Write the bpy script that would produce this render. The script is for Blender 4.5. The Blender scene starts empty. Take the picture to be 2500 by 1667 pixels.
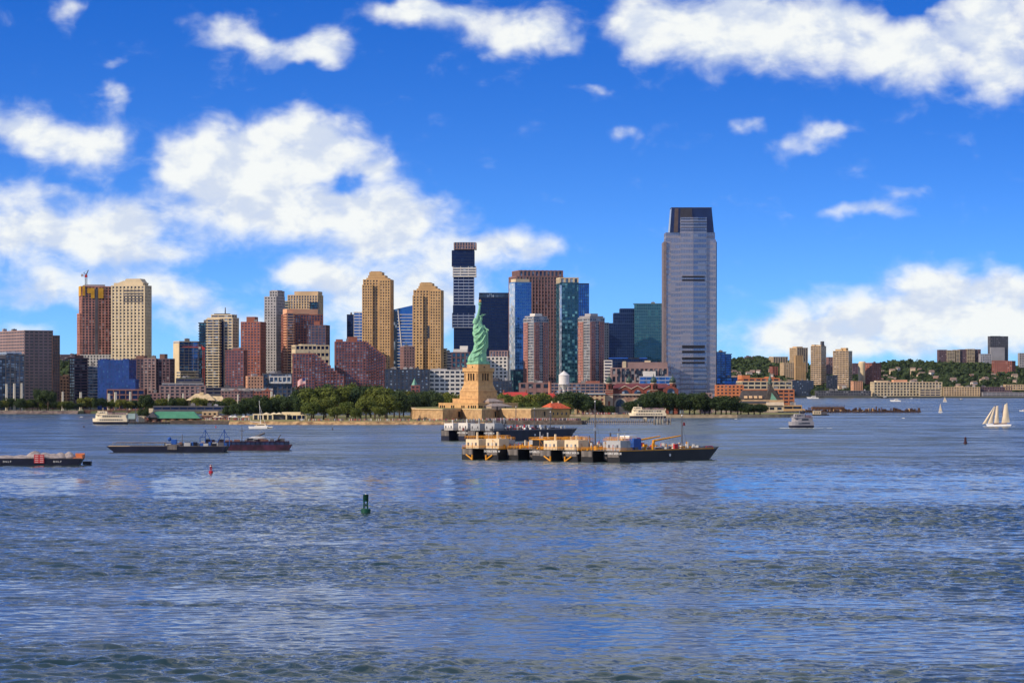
import bpy, bmesh, math, random
from mathutils import Vector, Matrix
R = math.radians
random.seed(7)
sc = bpy.context.scene
COL = sc.collection

# ------------------------------------------------------------------ camera
F = 7000.0            # focal length in pixels of the 2500 px wide photograph
HC = 33.0             # camera height above the water (m)
HY = 930.0            # image row of the horizon
cam = bpy.data.cameras.new('camera'); camo = bpy.data.objects.new('camera', cam)
COL.objects.link(camo); sc.camera = camo
camo.location = (0, 0, HC); camo.rotation_euler = (R(90), 0, 0)
cam.sensor_width = 36; cam.lens = 36 * F / 2500
cam.shift_y = (HY - 833.5) / 2500
cam.clip_start = 1; cam.clip_end = 60000

# ------------------------------------------------------------------ world: sky with clouds
SUN_EL, SUN_AZ = R(30), math.atan2(-0.88, -0.48)      # azimuth from +Y, clockwise
w = bpy.data.worlds.new('World'); sc.world = w; w.use_nodes = True
NT = w.node_tree; NT.nodes.clear()

class G:                                # small helper for node trees
    def __init__(s, nt): s.nt = nt
    def n(s, t, **k):
        o = s.nt.nodes.new(t)
        for a, b in k.items(): setattr(o, a, b)
        return o
    def put(s, sock, v):
        if v is None: return
        if isinstance(v, bpy.types.NodeSocket): s.nt.links.new(v, sock)
        else: sock.default_value = v
    def m(s, op, a, b=None, c=None, clamp=False):
        o = s.n('ShaderNodeMath', operation=op); o.use_clamp = clamp
        s.put(o.inputs[0], a); s.put(o.inputs[1], b); s.put(o.inputs[2], c)
        return o.outputs[0]
    def v(s, op, a, b=None, c=None):
        o = s.n('ShaderNodeVectorMath', operation=op)
        s.put(o.inputs[0], a); s.put(o.inputs[1], b); s.put(o.inputs[2], c)
        return o.outputs['Value'] if op in ('DOT_PRODUCT', 'LENGTH') else o.outputs[0]
    def mix(s, f, a, b, mode='MIX'):
        o = s.n('ShaderNodeMix', data_type='RGBA', blend_type=mode)
        s.put(o.inputs['Factor'], f); s.put(o.inputs[6], a); s.put(o.inputs[7], b)
        return o.outputs[2]
    def ss(s, x, a, b, lo=0.0, hi=1.0):
        o = s.n('ShaderNodeMapRange', interpolation_type='SMOOTHSTEP')
        s.put(o.inputs[0], x)
        for i, q in enumerate((a, b, lo, hi)): o.inputs[1 + i].default_value = q
        return o.outputs[0]
    def noise(s, vec, scale, detail=4, rough=.5, dist=0, lac=2.0, dims='3D'):
        o = s.n('ShaderNodeTexNoise', noise_dimensions=dims)
        s.put(o.inputs['Vector'], vec); o.inputs['Scale'].default_value = scale
        o.inputs['Detail'].default_value = detail; o.inputs['Roughness'].default_value = rough
        o.inputs['Distortion'].default_value = dist; o.inputs['Lacunarity'].default_value = lac
        return o.outputs[0]

# clouds in the view (bearing and height above the horizon, in pixels of the photograph / 1.063)
BLOBS = [(640,330,120,70,1),(540,400,150,95,1.1),(760,350,120,60,1),(450,380,70,50,.9),(640,480,220,70,1.1),(840,490,150,60,.9),(950,480,80,45,.8),(860,560,110,40,.6),(860,390,50,30,.6),
 (790,420,55,35,-.75),(40,300,110,60,1),(150,340,120,48,.95),(240,330,50,45,.5),
 (40,540,150,60,1),(190,545,130,60,1),(300,520,90,55,1),(370,590,100,28,.7),(50,450,60,38,.6),(150,450,60,20,.4),
 (130,650,90,38,.9),(300,660,110,45,.9),(410,690,120,35,.7),(60,690,120,28,.55),(60,770,140,20,.4),
 (600,105,130,28,.7),(520,65,60,26,.62),(750,115,75,36,.72),(690,145,120,22,.6),
 (1060,45,140,32,.9),(1170,95,95,48,.95),(930,35,70,28,.75),(1250,90,60,45,.7),
 (1480,50,90,70,1),(1640,80,170,75,1.2),(1850,80,210,80,1.3),(2070,150,110,70,1.1),(2270,60,150,100,1.3),(2290,190,80,55,1),(2090,10,45,40,-1.4),
 (2060,720,260,60,1.2),(2160,660,140,45,1),(1850,760,150,34,.8),(2320,720,130,75,1.2),(1950,800,300,32,.8),
 (1210,560,95,42,.95),(1070,570,110,55,.8),(900,650,190,60,.85),(720,630,120,40,.75),(950,730,260,60,.8),(520,745,130,40,.65),
 (1840,340,80,26,.6),(1900,300,55,24,.6),(1710,292,45,15,.55),(1970,490,90,22,.68),(2080,450,60,18,.5),(1440,305,70,20,.4),
 (175,40,32,34,.55),(265,235,42,32,.6),(265,155,30,16,.42),(1380,212,40,10,.4)]
K = 1.063
def cloud_group():
    g = bpy.data.node_groups.new('cloud_field', 'ShaderNodeTree')
    g.interface.new_socket('P', in_out='INPUT', socket_type='NodeSocketVector')
    g.interface.new_socket('Q', in_out='INPUT', socket_type='NodeSocketVector')
    g.interface.new_socket('F', in_out='OUTPUT', socket_type='NodeSocketFloat')
    g.interface.new_socket('L', in_out='OUTPUT', socket_type='NodeSocketFloat')
    h = G(g); gi = h.n('NodeGroupInput'); go = h.n('NodeGroupOutput'); p0 = gi.outputs[0]
    # slow warp so that outlines are ragged
    wn = h.n('ShaderNodeTexNoise'); h.put(wn.inputs['Vector'], p0); wn.inputs['Scale'].default_value = 55; wn.inputs['Detail'].default_value = 3
    wv = h.v('MULTIPLY_ADD', h.v('SUBTRACT', wn.outputs['Color'], (.5,.5,.5)), (.028,.014,0), p0)
    acc = None
    for (x, y, rx, ry, wt) in BLOBS:
        cx, cy = (x * K - 1250) / F, (HY - y * K) / F
        ix, iy = F / (rx * K * .98), F / (ry * K * .98)
        d = h.v('MULTIPLY_ADD', wv, (ix, iy, 0), (-cx * ix, -cy * iy, 0))
        e = h.m('POWER', .3679, h.v('DOT_PRODUCT', d, d))
        acc = h.m('MULTIPLY_ADD', e, wt + .14 if 0 < wt < .85 else wt, 0.0 if acc is None else acc)
    # the same broken cumulus goes on round the rest of the sky
    sx = h.n('ShaderNodeSeparateXYZ'); h.put(sx.inputs[0], p0)
    out = h.m('MAXIMUM', h.ss(h.m('ABSOLUTE', sx.outputs[0]), .19, .26), h.ss(sx.outputs[1], .135, .19))
    pl = gi.outputs[1]                                     # the same layer of cumulus seen overhead, in its own plane
    big = h.ss(h.noise(pl, .9, 3, .5), .40, .60, 0, 1.1)
    acc = h.m('MULTIPLY_ADD', h.m('MULTIPLY', out, big), 1.0, acc)
    mv = h.n('ShaderNodeMix', data_type='VECTOR'); h.put(mv.inputs[0], out); h.put(mv.inputs[4], h.v('MULTIPLY', p0, (1, 1.5, 1))); h.put(mv.inputs[5], h.v('MULTIPLY', pl, (.06, .06, .06)))
    fv = mv.outputs[1]
    fb = h.noise(fv, 60, 7, .56, .25)
    fr = h.m('MULTIPLY_ADD', h.m('SUBTRACT', fb, .5), 1.5, h.m('SUBTRACT', h.m('MINIMUM', acc, 1.25), .10))
    h.put(go.inputs[0], fr)
    fb2 = h.noise(h.v('ADD', fv, (-.005, .012, 0)), 60, 4, .56, .25)
    sh = h.m('ADD', h.m('MULTIPLY', h.m('SUBTRACT', fb, fb2), 2.2), h.m('MULTIPLY', h.m('SUBTRACT', wn.outputs[0], .5), 1.2))
    h.put(go.inputs[1], sh)
    return g
CG = cloud_group()
g = G(NT)
tc = g.n('ShaderNodeTexCoord'); dirv = g.v('NORMALIZE', tc.outputs['Generated'])
sx = g.n('ShaderNodeSeparateXYZ'); g.put(sx.inputs[0], dirv)
az = g.m('ARCTAN2', sx.outputs[0], sx.outputs[1]); el = g.m('ARCSINE', sx.outputs[2])
cx_ = g.n('ShaderNodeCombineXYZ'); g.put(cx_.inputs[0], az); g.put(cx_.inputs[1], el)
P = cx_.outputs[0]
c1 = g.n('ShaderNodeGroup', node_tree=CG); g.put(c1.inputs[0], P)
qd = g.m('ADD', g.m('ABSOLUTE', sx.outputs[2]), .06)
qv = g.n('ShaderNodeCombineXYZ'); g.put(qv.inputs[0], g.m('DIVIDE', sx.outputs[0], qd)); g.put(qv.inputs[1], g.m('DIVIDE', sx.outputs[1], qd)); g.put(c1.inputs[1], qv.outputs[0])
den = g.ss(c1.outputs[0], .02, 1.12)
lit = g.ss(c1.outputs[1], -.42, .30)
# clear sky: the air is much clearer overhead than at the horizon
sky = g.n('ShaderNodeTexSky', sky_type='NISHITA'); sky.sun_disc = False
sky.sun_elevation = SUN_EL; sky.sun_rotation = SUN_AZ % (2 * math.pi)
sky.air_density = 1.0; sky.dust_density = 0.0; sky.ozone_density = 3.0; sky.altitude = 0
zz = g.m('ADD', g.m('MULTIPLY', g.m('ABSOLUTE', sx.outputs[2]), 4.7), .06)
cv = g.n('ShaderNodeCombineXYZ'); g.put(cv.inputs[0], sx.outputs[0]); g.put(cv.inputs[1], sx.outputs[1]); g.put(cv.inputs[2], zz)
g.put(sky.inputs[0], g.v('NORMALIZE', cv.outputs[0]))
hs = g.n('ShaderNodeHueSaturation'); hs.inputs['Saturation'].default_value = 1.35; hs.inputs['Hue'].default_value = .5
hs.inputs['Value'].default_value = 1.0
g.put(hs.inputs['Color'], sky.outputs[0])
skyc = g.mix(1.0, hs.outputs[0], (.38, .90, 1.58, 1), 'MULTIPLY')
hz_ = g.m('POWER', .3679, g.m('DIVIDE', g.m('ABSOLUTE', el), .042))
skyc = g.mix(g.m('MULTIPLY', hz_, .85), skyc, (2.25, 4.5, 6.45, 1))
cloudc = g.mix(lit, (4.5, 5.0, 5.9, 1), (6.4, 6.55, 6.4, 1))
fin = g.mix(g.m('MULTIPLY', den, .97), skyc, cloudc)
bg = g.n('ShaderNodeBackground'); bg.inputs[1].default_value = .15; g.put(bg.inputs[0], fin)
wo = g.n('ShaderNodeOutputWorld'); NT.links.new(bg.outputs[0], wo.inputs[0])
w.cycles.sampling_method = 'MANUAL'; w.cycles.sample_map_resolution = 512

# ------------------------------------------------------------------ sun
sl = bpy.data.lights.new('sun', 'SUN'); so = bpy.data.objects.new('sun', sl); COL.objects.link(so)
sl.energy = 5.0; sl.angle = R(.53); sl.color = (1, .83, .62)
SD = Vector((math.sin(SUN_AZ) * math.cos(SUN_EL), math.cos(SUN_AZ) * math.cos(SUN_EL), math.sin(SUN_EL)))
so.rotation_euler = SD.to_track_quat('Z', 'Y').to_euler(); so.location = (0, 0, 900)

# ------------------------------------------------------------------ exposure
sc.view_settings.view_transform = 'Standard'; sc.view_settings.look = 'None'
sc.view_settings.exposure = 0; sc.view_settings.gamma = 1; sc.view_settings.use_curve_mapping = False

# ------------------------------------------------------------------ helpers
def S(D): return D / F
def PX(px, D): return (px - 1250) * D / F
def PZ(py, D): return HC + (HY - py) * D / F
def WD(py, z=0.0): return (HC - z) * F / (py - HY)        # distance of a point of height z seen at row py

class MB:
    def __init__(s): s.v = []; s.f = []
    def box(s, x0, x1, y0, y1, z0, z1):
        if x0 > x1: x0, x1 = x1, x0
        if y0 > y1: y0, y1 = y1, y0
        i = len(s.v)
        s.v += [(x0,y0,z0),(x1,y0,z0),(x1,y1,z0),(x0,y1,z0),(x0,y0,z1),(x1,y0,z1),(x1,y1,z1),(x0,y1,z1)]
        s.f += [tuple(i + k for k in q) for q in ((3,2,1,0),(4,5,6,7),(0,1,5,4),(1,2,6,5),(2,3,7,6),(3,0,4,7))]
        return s
    def obox(s, o, u, n, u0, u1, n0, n1, z0, z1):         # box along a wall: o origin, u along, n outwards
        i = len(s.v)
        for z in (z0, z1):
            for (a, b) in ((u0, n0), (u1, n0), (u1, n1), (u0, n1)):
                s.v.append((o[0] + u[0]*a + n[0]*b, o[1] + u[1]*a + n[1]*b, z))
        s.f += [tuple(i + k for k in q) for q in ((0,1,2,3),(7,6,5,4),(0,4,5,1),(1,5,6,2),(2,6,7,3),(3,7,4,0))]
        return s
    def prism(s, poly, z0, z1, top=None):
        i = len(s.v); n = len(poly); top = top or poly
        s.v += [(p[0], p[1], z0) for p in poly] + [(p[0], p[1], z1) for p in top]
        s.f += [tuple(range(i + n - 1, i - 1, -1)), tuple(range(i + n, i + 2 * n))]
        s.f += [(i + k, i + (k + 1) % n, i + n + (k + 1) % n, i + n + k) for k in range(n)]
        return s
    def loft(s, rings, cap=True):
        i = len(s.v); n = len(rings[0])
        for r in rings: s.v += [tuple(p) for p in r]
        for a in range(len(rings) - 1):
            for k in range(n):
                s.f.append((i + a*n + k, i + a*n + (k+1) % n, i + (a+1)*n + (k+1) % n, i + (a+1)*n + k))
        if cap:
            s.f.append(tuple(i + k for k in range(n - 1, -1, -1))); j = i + (len(rings) - 1) * n
            s.f.append(tuple(j + k for k in range(n)))
        return s
    def lathe(s, cx, cy, prof, n=12):
        return s.loft([[(cx + r*math.cos(2*math.pi*k/n), cy + r*math.sin(2*math.pi*k/n), z) for k in range(n)] for (r, z) in prof])
    def cyl(s, cx, cy, z0, z1, r0, r1=None, n=10): return s.lathe(cx, cy, [(r0, z0), (r0 if r1 is None else r1, z1)], n)
    def tube(s, pts, rad, n=6):
        pts = [Vector(p) for p in pts]; rings = []
        for k, p in enumerate(pts):
            t = (pts[min(k+1, len(pts)-1)] - pts[max(k-1, 0)]).normalized()
            a = Vector((0,0,1)) if abs(t.z) < .9 else Vector((1,0,0))
            x = t.cross(a).normalized(); y = t.cross(x)
            r = rad[k] if isinstance(rad, (list, tuple)) else rad
            rings.append([p + (x*math.cos(2*math.pi*q/n) - y*math.sin(2*math.pi*q/n)) * r for q in range(n)])
        return s.loft(rings)
    def ball(s, c, r, nu=10, nv=6):
        rx, ry, rz = r if isinstance(r, (list, tuple)) else (r, r, r)
        rings = []
        for a in range(nv + 1):
            t = math.pi * (a / nv * .98 + .01) - math.pi / 2
            rings.append([(c[0] + rx*math.cos(t)*math.cos(2*math.pi*k/nu), c[1] + ry*math.cos(t)*math.sin(2*math.pi*k/nu), c[2] + rz*math.sin(t)) for k in range(nu)])
        return s.loft(rings)
    def poly(s, pts): i = len(s.v); s.v += [tuple(p) for p in pts]; s.f.append(tuple(range(i, i + len(pts)))); return s
    def gable(s, x0, x1, y0, y1, z0, z1, ov=0, hip=0):     # roof solid, ridge along x
        ym = (y0 + y1) / 2; i = len(s.v)
        s.v += [(x0-ov,y0-ov,z0),(x1+ov,y0-ov,z0),(x1+ov,y1+ov,z0),(x0-ov,y1+ov,z0),(x0-ov+hip,ym,z1),(x1+ov-hip,ym,z1)]
        s.f += [tuple(i + k for k in q) for q in ((3,2,1,0),(0,1,5,4),(2,3,4,5),(1,2,5),(3,0,4))]
        return s
    def mesh(s, name, smooth=False):
        me = bpy.data.meshes.new(name); me.from_pydata(s.v, [], s.f); me.update()
        if smooth: me.polygons.foreach_set('use_smooth', [True] * len(me.polygons))
        return me
    def build(s, name, mat, parent=None, smooth=False, kind=None, loc=None):
        return link(name, s.mesh(name, smooth), mat, parent, kind, loc)

def link(name, me, mat, parent=None, kind=None, loc=None, rz=None):
    if mat is not None and len(me.materials) == 0: me.materials.append(mat)
    o = bpy.data.objects.new(name, me); COL.objects.link(o)
    if parent is not None: o.parent = parent
    if kind: o['kind'] = kind
    if loc is not None: o.location = loc
    if rz is not None: o.rotation_euler = (0, 0, rz)
    return o
def tag(o, label, cat, group=None):
    o['label'] = label; o['category'] = cat
    if group: o['group'] = group
    return o
def thing(name, label, cat, loc, rz=0, group=None):
    o = bpy.data.objects.new(name, None); COL.objects.link(o); o.empty_display_size = 1
    o.location = loc; o.rotation_euler = (0, 0, rz)
    return tag(o, label, cat, group)
def dup(root, loc=None, rz=None, scale=None, label=None):
    r = root.copy(); COL.objects.link(r)
    if loc is not None: r.location = loc
    if rz is not None: r.rotation_euler = (0, 0, rz)
    if scale is not None: r.scale = scale
    if label: r['label'] = label
    for ch in root.children:
        c = ch.copy(); COL.objects.link(c); c.parent = r
        for q in ch.children:
            d = q.copy(); COL.objects.link(d); d.parent = c
    return r

# ------------------------------------------------------------------ materials
MATS = {}
def mat(name, col, rough=.7, metal=0.0, var=.12, scale=.25, spec=.3, col2=None, bump=0, streak=False):
    if name in MATS: return MATS[name]
    m = bpy.data.materials.new(name); m.use_nodes = True; h = G(m.node_tree)
    b = m.node_tree.nodes['Principled BSDF']
    t = h.n('ShaderNodeTexCoord'); oi = h.n('ShaderNodeObjectInfo')
    vec = t.outputs['Object']
    if streak: vec = h.v('MULTIPLY', vec, (1, 1, .12))
    nz = h.noise(vec, scale, 5, .6)
    f = h.ss(nz, .32, .68)
    d = col2 or tuple(c * (1 - 2.2 * var) for c in col)
    c = h.mix(f, (*d, 1), (*col, 1))
    h.put(b.inputs['Base Color'], c)
    b.inputs['Roughness'].default_value = rough; b.inputs['Metallic'].default_value = metal
    b.inputs['Specular IOR Level'].default_value = spec
    if bump:
        bn = h.n('ShaderNodeBump'); bn.inputs['Strength'].default_value = bump; bn.inputs['Distance'].default_value = .3
        h.put(bn.inputs['Height'], h.noise(t.outputs['Object'], scale * 6, 4, .6)); h.put(b.inputs['Normal'], bn.outputs[0])
    MATS[name] = m
    return m

def glass(name, col, lite, fh=3.5, bw=3.0, metal=.35, rough=.08, frac=.22, wob=.05, spec=.5):
    """window glass: every pane a little different (blinds, tilt), dark room behind a reflecting sheet"""
    if name in MATS: return MATS[name]
    m = bpy.data.materials.new(name); m.use_nodes = True; h = G(m.node_tree)
    b = m.node_tree.nodes['Principled BSDF']
    t = h.n('ShaderNodeTexCoord')
    cell = h.v('FLOOR', h.v('DIVIDE', h.v('ADD', t.outputs['Object'], (.37,.37,.02)), (bw, bw, fh)))
    wn = h.n('ShaderNodeTexWhiteNoise', noise_dimensions='3D'); h.put(wn.inputs['Vector'], cell)
    f = h.ss(wn.outputs['Value'], 1 - frac, 1 - frac * .4)
    big = h.noise(t.outputs['Object'], .03, 2, .5)
    c0 = h.mix(big, (*[x * .55 for x in col], 1), (*[x * 1.35 for x in col], 1))
    h.put(b.inputs['Base Color'], h.mix(f, c0, (*lite, 1)))
    b.inputs['Metallic'].default_value = metal
    h.put(b.inputs['Roughness'], h.m('MULTIPLY_ADD', f, .25, rough))
    b.inputs['Specular IOR Level'].default_value = spec
    ge = h.n('ShaderNodeNewGeometry')
    nv = h.v('NORMALIZE', h.v('ADD', ge.outputs['Normal'], h.v('MULTIPLY', h.v('SUBTRACT', wn.outputs['Color'], (.5,.5,.5)), (wob, wob, wob))))
    h.put(b.inputs['Normal'], nv)
    MATS[name] = m
    return m

# ------------------------------------------------------------------ water
import numpy as np
def water_mat():
    m = bpy.data.materials.new('harbour_water'); m.use_nodes = True; h = G(m.node_tree)
    b = m.node_tree.nodes['Principled BSDF']
    ge = h.n('ShaderNodeNewGeometry'); p = ge.outputs['Position']
    px = h.n('ShaderNodeSeparateXYZ'); h.put(px.inputs[0], p)
    far = h.ss(px.outputs[1], 1000, 1280)                  # beyond the modelled waves the chop is only a slope
    at = h.n('ShaderNodeAttribute'); at.attribute_name = 'ruffle'
    pm = h.n('ShaderNodeMapping'); h.put(pm.inputs[0], p); pm.inputs['Rotation'].default_value = (0, 0, R(-9)); pm.inputs['Scale'].default_value = (.26, 1.0, 1)
    n1 = h.noise(pm.outputs[0], .0115, 4, .55, .7)
    rn = h.ss(n1, .40, .62)
    mr = h.n('ShaderNodeMix', data_type='FLOAT'); h.put(mr.inputs[0], far); h.put(mr.inputs[2], at.outputs['Fac']); h.put(mr.inputs[3], rn); ruf = mr.outputs[0]
    fm = h.n('ShaderNodeMapping'); h.put(fm.inputs[0], p); fm.inputs['Rotation'].default_value = (0, 0, R(7)); fm.inputs['Scale'].default_value = (.30, 1.0, 1)
    v1 = h.noise(fm.outputs[0], .10, 4, .60, .5)
    f1 = h.ss(h.m('SUBTRACT', v1, h.m('MULTIPLY_ADD', ruf, -.12, .56)), -.03, .06)
    sn = h.n('ShaderNodeTexNoise'); h.put(sn.inputs['Vector'], p); sn.inputs['Scale'].default_value = 1.1; sn.inputs['Detail'].default_value = 4
    sp = h.n('ShaderNodeSeparateXYZ'); h.put(sp.inputs[0], h.v('SUBTRACT', sn.outputs['Color'], (.5, .5, .5)))
    amp = h.m('MULTIPLY_ADD', ruf, .22, h.m('MULTIPLY_ADD', far, .16, .04))
    sy = h.m('MULTIPLY', h.m('MULTIPLY_ADD', f1, -.15, -.05), far)
    sy = h.m('MULTIPLY_ADD', sp.outputs[1], amp, sy)
    cn = h.n('ShaderNodeCombineXYZ'); h.put(cn.inputs[0], h.m('MULTIPLY', sp.outputs[0], amp)); h.put(cn.inputs[1], sy); cn.inputs[2].default_value = 0
    h.put(b.inputs['Normal'], h.v('NORMALIZE', h.v('ADD', ge.outputs['Normal'], cn.outputs[0])))
    h.put(b.inputs['Base Color'], h.mix(ruf, (.048, .070, .066, 1), (.022, .044, .045, 1)))
    h.put(b.inputs['Roughness'], h.m('MULTIPLY_ADD', far, .06, .09))
    b.inputs['IOR'].default_value = 1.333; b.inputs['Specular IOR Level'].default_value = .5
    return m
def build_water():
    """one sheet to the horizon; in front of the moored barges it is a sea of real waves, finer towards the near side"""
    D0, D1, A = 292.0, 1290.0, .235
    nr = int(math.log(D1 / D0) / .00125); nc = 470
    Dr = D0 * np.exp(np.linspace(0, math.log(D1 / D0), nr)); tx = np.linspace(-A, A, nc)
    Y, T = np.meshgrid(Dr, tx, indexing='ij'); X = Y * T
    rs = np.random.RandomState(4)
    def vnoise(x, y):                                      # smooth value noise
        g_ = rs.rand(97, 97); xi = np.floor(x).astype(int); yi = np.floor(y).astype(int); fx = x - xi; fy = y - yi; fx = fx*fx*(3-2*fx); fy = fy*fy*(3-2*fy)
        q = lambda a, c: g_[a % 97, c % 97]
        return (q(xi, yi)*(1-fx) + q(xi+1, yi)*fx)*(1-fy) + (q(xi, yi+1)*(1-fx) + q(xi+1, yi+1)*fx)*fy
    # wind streaks: smooth lanes between ruffled ones
    r0, r1 = vnoise(X/160 + 40, Y/34 + X/300), vnoise(X/45 + 40, Y/11 + X/90)
    r2 = vnoise(X/14 + 60, Y/4.5)
    u = X + .18 * (Y - 400)
    lane = lambda c, wd, sl=0.0: np.exp(-((Y + sl * X - c) / wd) ** 2)
    ruf = .55 + .60*(r0 - .5) + .55*(r1 - .5) + .5*(r2 - .5)
    ruf += -.50*lane(900, 120, .2) + .45*lane(705, 50, .1) - .80*lane(376, 30, .32) - .45*lane(435, 16, .25) + .35*lane(318, 14, .45) + .25*lane(500, 30, .1)
    ruf = np.clip(ruf, 0, 1)
    Z = np.zeros_like(X); sp_ = Y * .00125
    for k in range(84):
        lam = 1.1 * (8.5 / 1.1) ** rs.rand(); an = math.radians(-78 + rs.randn() * 34); ph = rs.rand() * 6.283; kx, ky = 2*math.pi/lam*math.cos(an), 2*math.pi/lam*math.sin(an)
        a_ = .0066 * lam ** .95
        fade = np.clip(lam / (sp_ * 2.6) - .6, 0, 1)
        s_ = np.sin(kx*X + ky*Y + ph + 1.6*np.sin(.021*X*math.cos(ph*3) + .017*Y*math.sin(ph*3) + k))
        Z += a_ * fade * (s_ + .22 * np.cos(2*(kx*X + ky*Y + ph)) * (1 if lam > 3 else 0))
    edge = np.clip((A - np.abs(T)) / .015, 0, 1) * np.clip((Y - D0) / 8, 0, 1) * np.clip((D1 - Y) / 160, 0, 1)
    Z *= (.22 + .98 * ruf) * edge
    V = np.stack([X, Y, Z], -1).reshape(-1, 3)
    i = np.arange(nr*nc).reshape(nr, nc); q = np.stack([i[:-1, :-1], i[:-1, 1:], i[1:, 1:], i[1:, :-1]], -1).reshape(-1, 4)
    # flat sheet all round, meeting the waves where they have died out
    L = 45000.0; n0 = len(V); lf, rt, nb, fb = i[:, 0], i[:, -1], i[0, :], i[-1, :]
    ex = np.array([(-L, -3000, 0), (L, -3000, 0), (L, D0, 0), (-L, D0, 0), (-L, D1, 0), (L, D1, 0), (-L, L, 0), (L, L, 0)], float)
    V = np.concatenate([V, ex]); polys = [[n0, n0+1, n0+2] + list(nb[::-1]) + [n0+3], [n0+3] + list(lf) + [n0+4], [n0+2, n0+5] + list(rt[::-1]), [n0+4] + list(fb) + [n0+5, n0+7, n0+6]]
    me = bpy.data.meshes.new('water'); nq = len(q); tot = nq*4 + sum(len(x) for x in polys)
    me.vertices.add(len(V)); me.vertices.foreach_set('co', V.ravel().astype(np.float32))
    loops = np.concatenate([q.ravel()] + [np.array(x) for x in polys]).astype(np.int32); st = np.concatenate([np.arange(nq)*4, nq*4 + np.cumsum([0] + [len(x) for x in polys[:-1]])]).astype(np.int32)
    me.loops.add(tot); me.loops.foreach_set('vertex_index', loops); me.polygons.add(nq + len(polys)); me.polygons.foreach_set('loop_start', st)
    me.polygons.foreach_set('use_smooth', np.ones(nq + len(polys), dtype=bool)); me.update(calc_edges=True); me.validate()
    at = me.attributes.new('ruffle', 'FLOAT', 'POINT'); at.data.foreach_set('value', np.concatenate([ruf.ravel(), np.full(8, .5)]).astype(np.float32))
    return link('water', me, water_mat(), kind='structure')
build_water()

# ------------------------------------------------------------------ land
def wpt(px, D): return (PX(px, D), D)
M_GROUND = mat('park_ground', (.16,.15,.08), .9, var=.2, scale=.03, col2=(.10,.13,.05))
M_GRASS = mat('lawn_grass', (.14,.16,.04), .9, var=.2, scale=.05, col2=(.22,.18,.06))
M_CITYG = mat('city_ground', (.16,.15,.15), .9, var=.2, scale=.02)
M_RIP = mat('riprap_stone', (.50,.33,.16), .9, var=.25, scale=.22, bump=1.0, col2=(.16,.09,.05))
M_SHORE = mat('shore_stone', (.22,.17,.14), .9, var=.25, scale=.2, bump=1.0, col2=(.08,.06,.06))
M_DARK = mat('wet_dark', (.035,.03,.03), .8, var=.2, scale=.3)

def slab(name, pts, z0, z1, m, inset=0, kind='structure', parent=None):
    b = MB(); P2 = [wpt(*p) for p in pts]
    b.prism(P2, z0, z1); return b.build(name, m, parent, kind=kind)
def wallstrip(name, pts, z0, z1, th, m, kind='structure', slope=0, jit=0, parent=None):
    """sea wall or bank following the points (px, D): real thickness, ragged when jit is set"""
    b = MB(); P2 = [Vector(wpt(*p)) for p in pts]; Q = []
    for a, c in zip(P2, P2[1:]):
        n = max(1, int((c - a).length / 4)) if jit else 1
        Q += [a.lerp(c, k / n) for k in range(n)]
    Q.append(P2[-1]); rnd = random.Random(3); rings = []
    for q in Q:
        j = lambda: rnd.uniform(-jit, jit)
        rings.append([(q.x, q.y - slope + j(), z0), (q.x + j(), q.y - slope * .55 + j(), z0 + (z1 - z0) * .5 + j() * .5), (q.x + j(), q.y - slope * .1, z1 + j() * .3), (q.x, q.y + th, z1 - .02), (q.x, q.y + th, z0)])
    b.loft(rings)
    return b.build(name, m, parent, kind=kind)

# the near island
ISL = [(395,2225),(420,2205),(500,2200),(560,2185),(700,2172),(900,2168),(1000,2176),(1040,2170),(1200,2172),(1330,2176),(1420,2182),(1432,2195)]
slab('island_ground', ISL + [(1440,2420),(1320,2530),(900,2560),(560,2520),(430,2420)], -1.0, 2.6, M_GRASS)
wallstrip('island_shore', ISL[3:9], -.8, 2.3, 1.5, M_RIP, slope=6, jit=.7)
wallstrip('island_quay', ISL[:4], -.8, 2.75, 2, mat('dark_quay_stone', (.09,.07,.06), .9, var=.25, scale=.3, bump=.6), slope=.5, jit=.12)
wallstrip('island_seawall', ISL[8:], -.8, 3.0, 2.5, mat('seawall_stone', (.20,.15,.12), .9, var=.25, scale=.3, bump=.6), slope=.6, jit=.15)
slab('island_path', [(560,2196),(900,2184),(1200,2184),(1420,2192),(1420,2200),(1200,2194),(900,2194),(560,2206)], 2.5, 2.66, mat('path_gravel', (.46,.36,.24), .9, var=.1))
# park shore behind it on the left, the city's waterfront and the terminal spit
MAIN = [(-900,2885),(-50,2887),(190,2888),(205,2925),(560,2930),(640,2960),(680,3120),(1560,3120),(1700,3020),(1760,2880),(1900,2840),(1962,2890),(1956,3340),(1850,3450),(1800,5560),(2010,5630),(2140,5600),(2300,5640),(2500,5600),(3600,5640)]
b = MB(); b.prism([wpt(*p) for p in MAIN] + [(6000,12000),(-6000,12000)], -1, 2.4); b.build('mainland_ground', M_GROUND, kind='structure')
wallstrip('park_shore_bank', MAIN[:3], -.6, 3.2, 3, M_SHORE, slope=5, jit=.8)
wallstrip('park_bulkhead', MAIN[3:6], -.6, 3.6, 2, mat('rusty_bulkhead', (.16,.08,.06), .85, var=.25, scale=.4), slope=0, jit=.08)
wallstrip('far_shore_bank', MAIN[14:], -.6, 3.4, 3, mat('far_bank', (.05,.055,.05), .9), slope=2, jit=.5)
wallstrip('spit_bank', MAIN[8:14], -.6, 3.0, 3, M_SHORE, slope=3, jit=.5)
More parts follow.
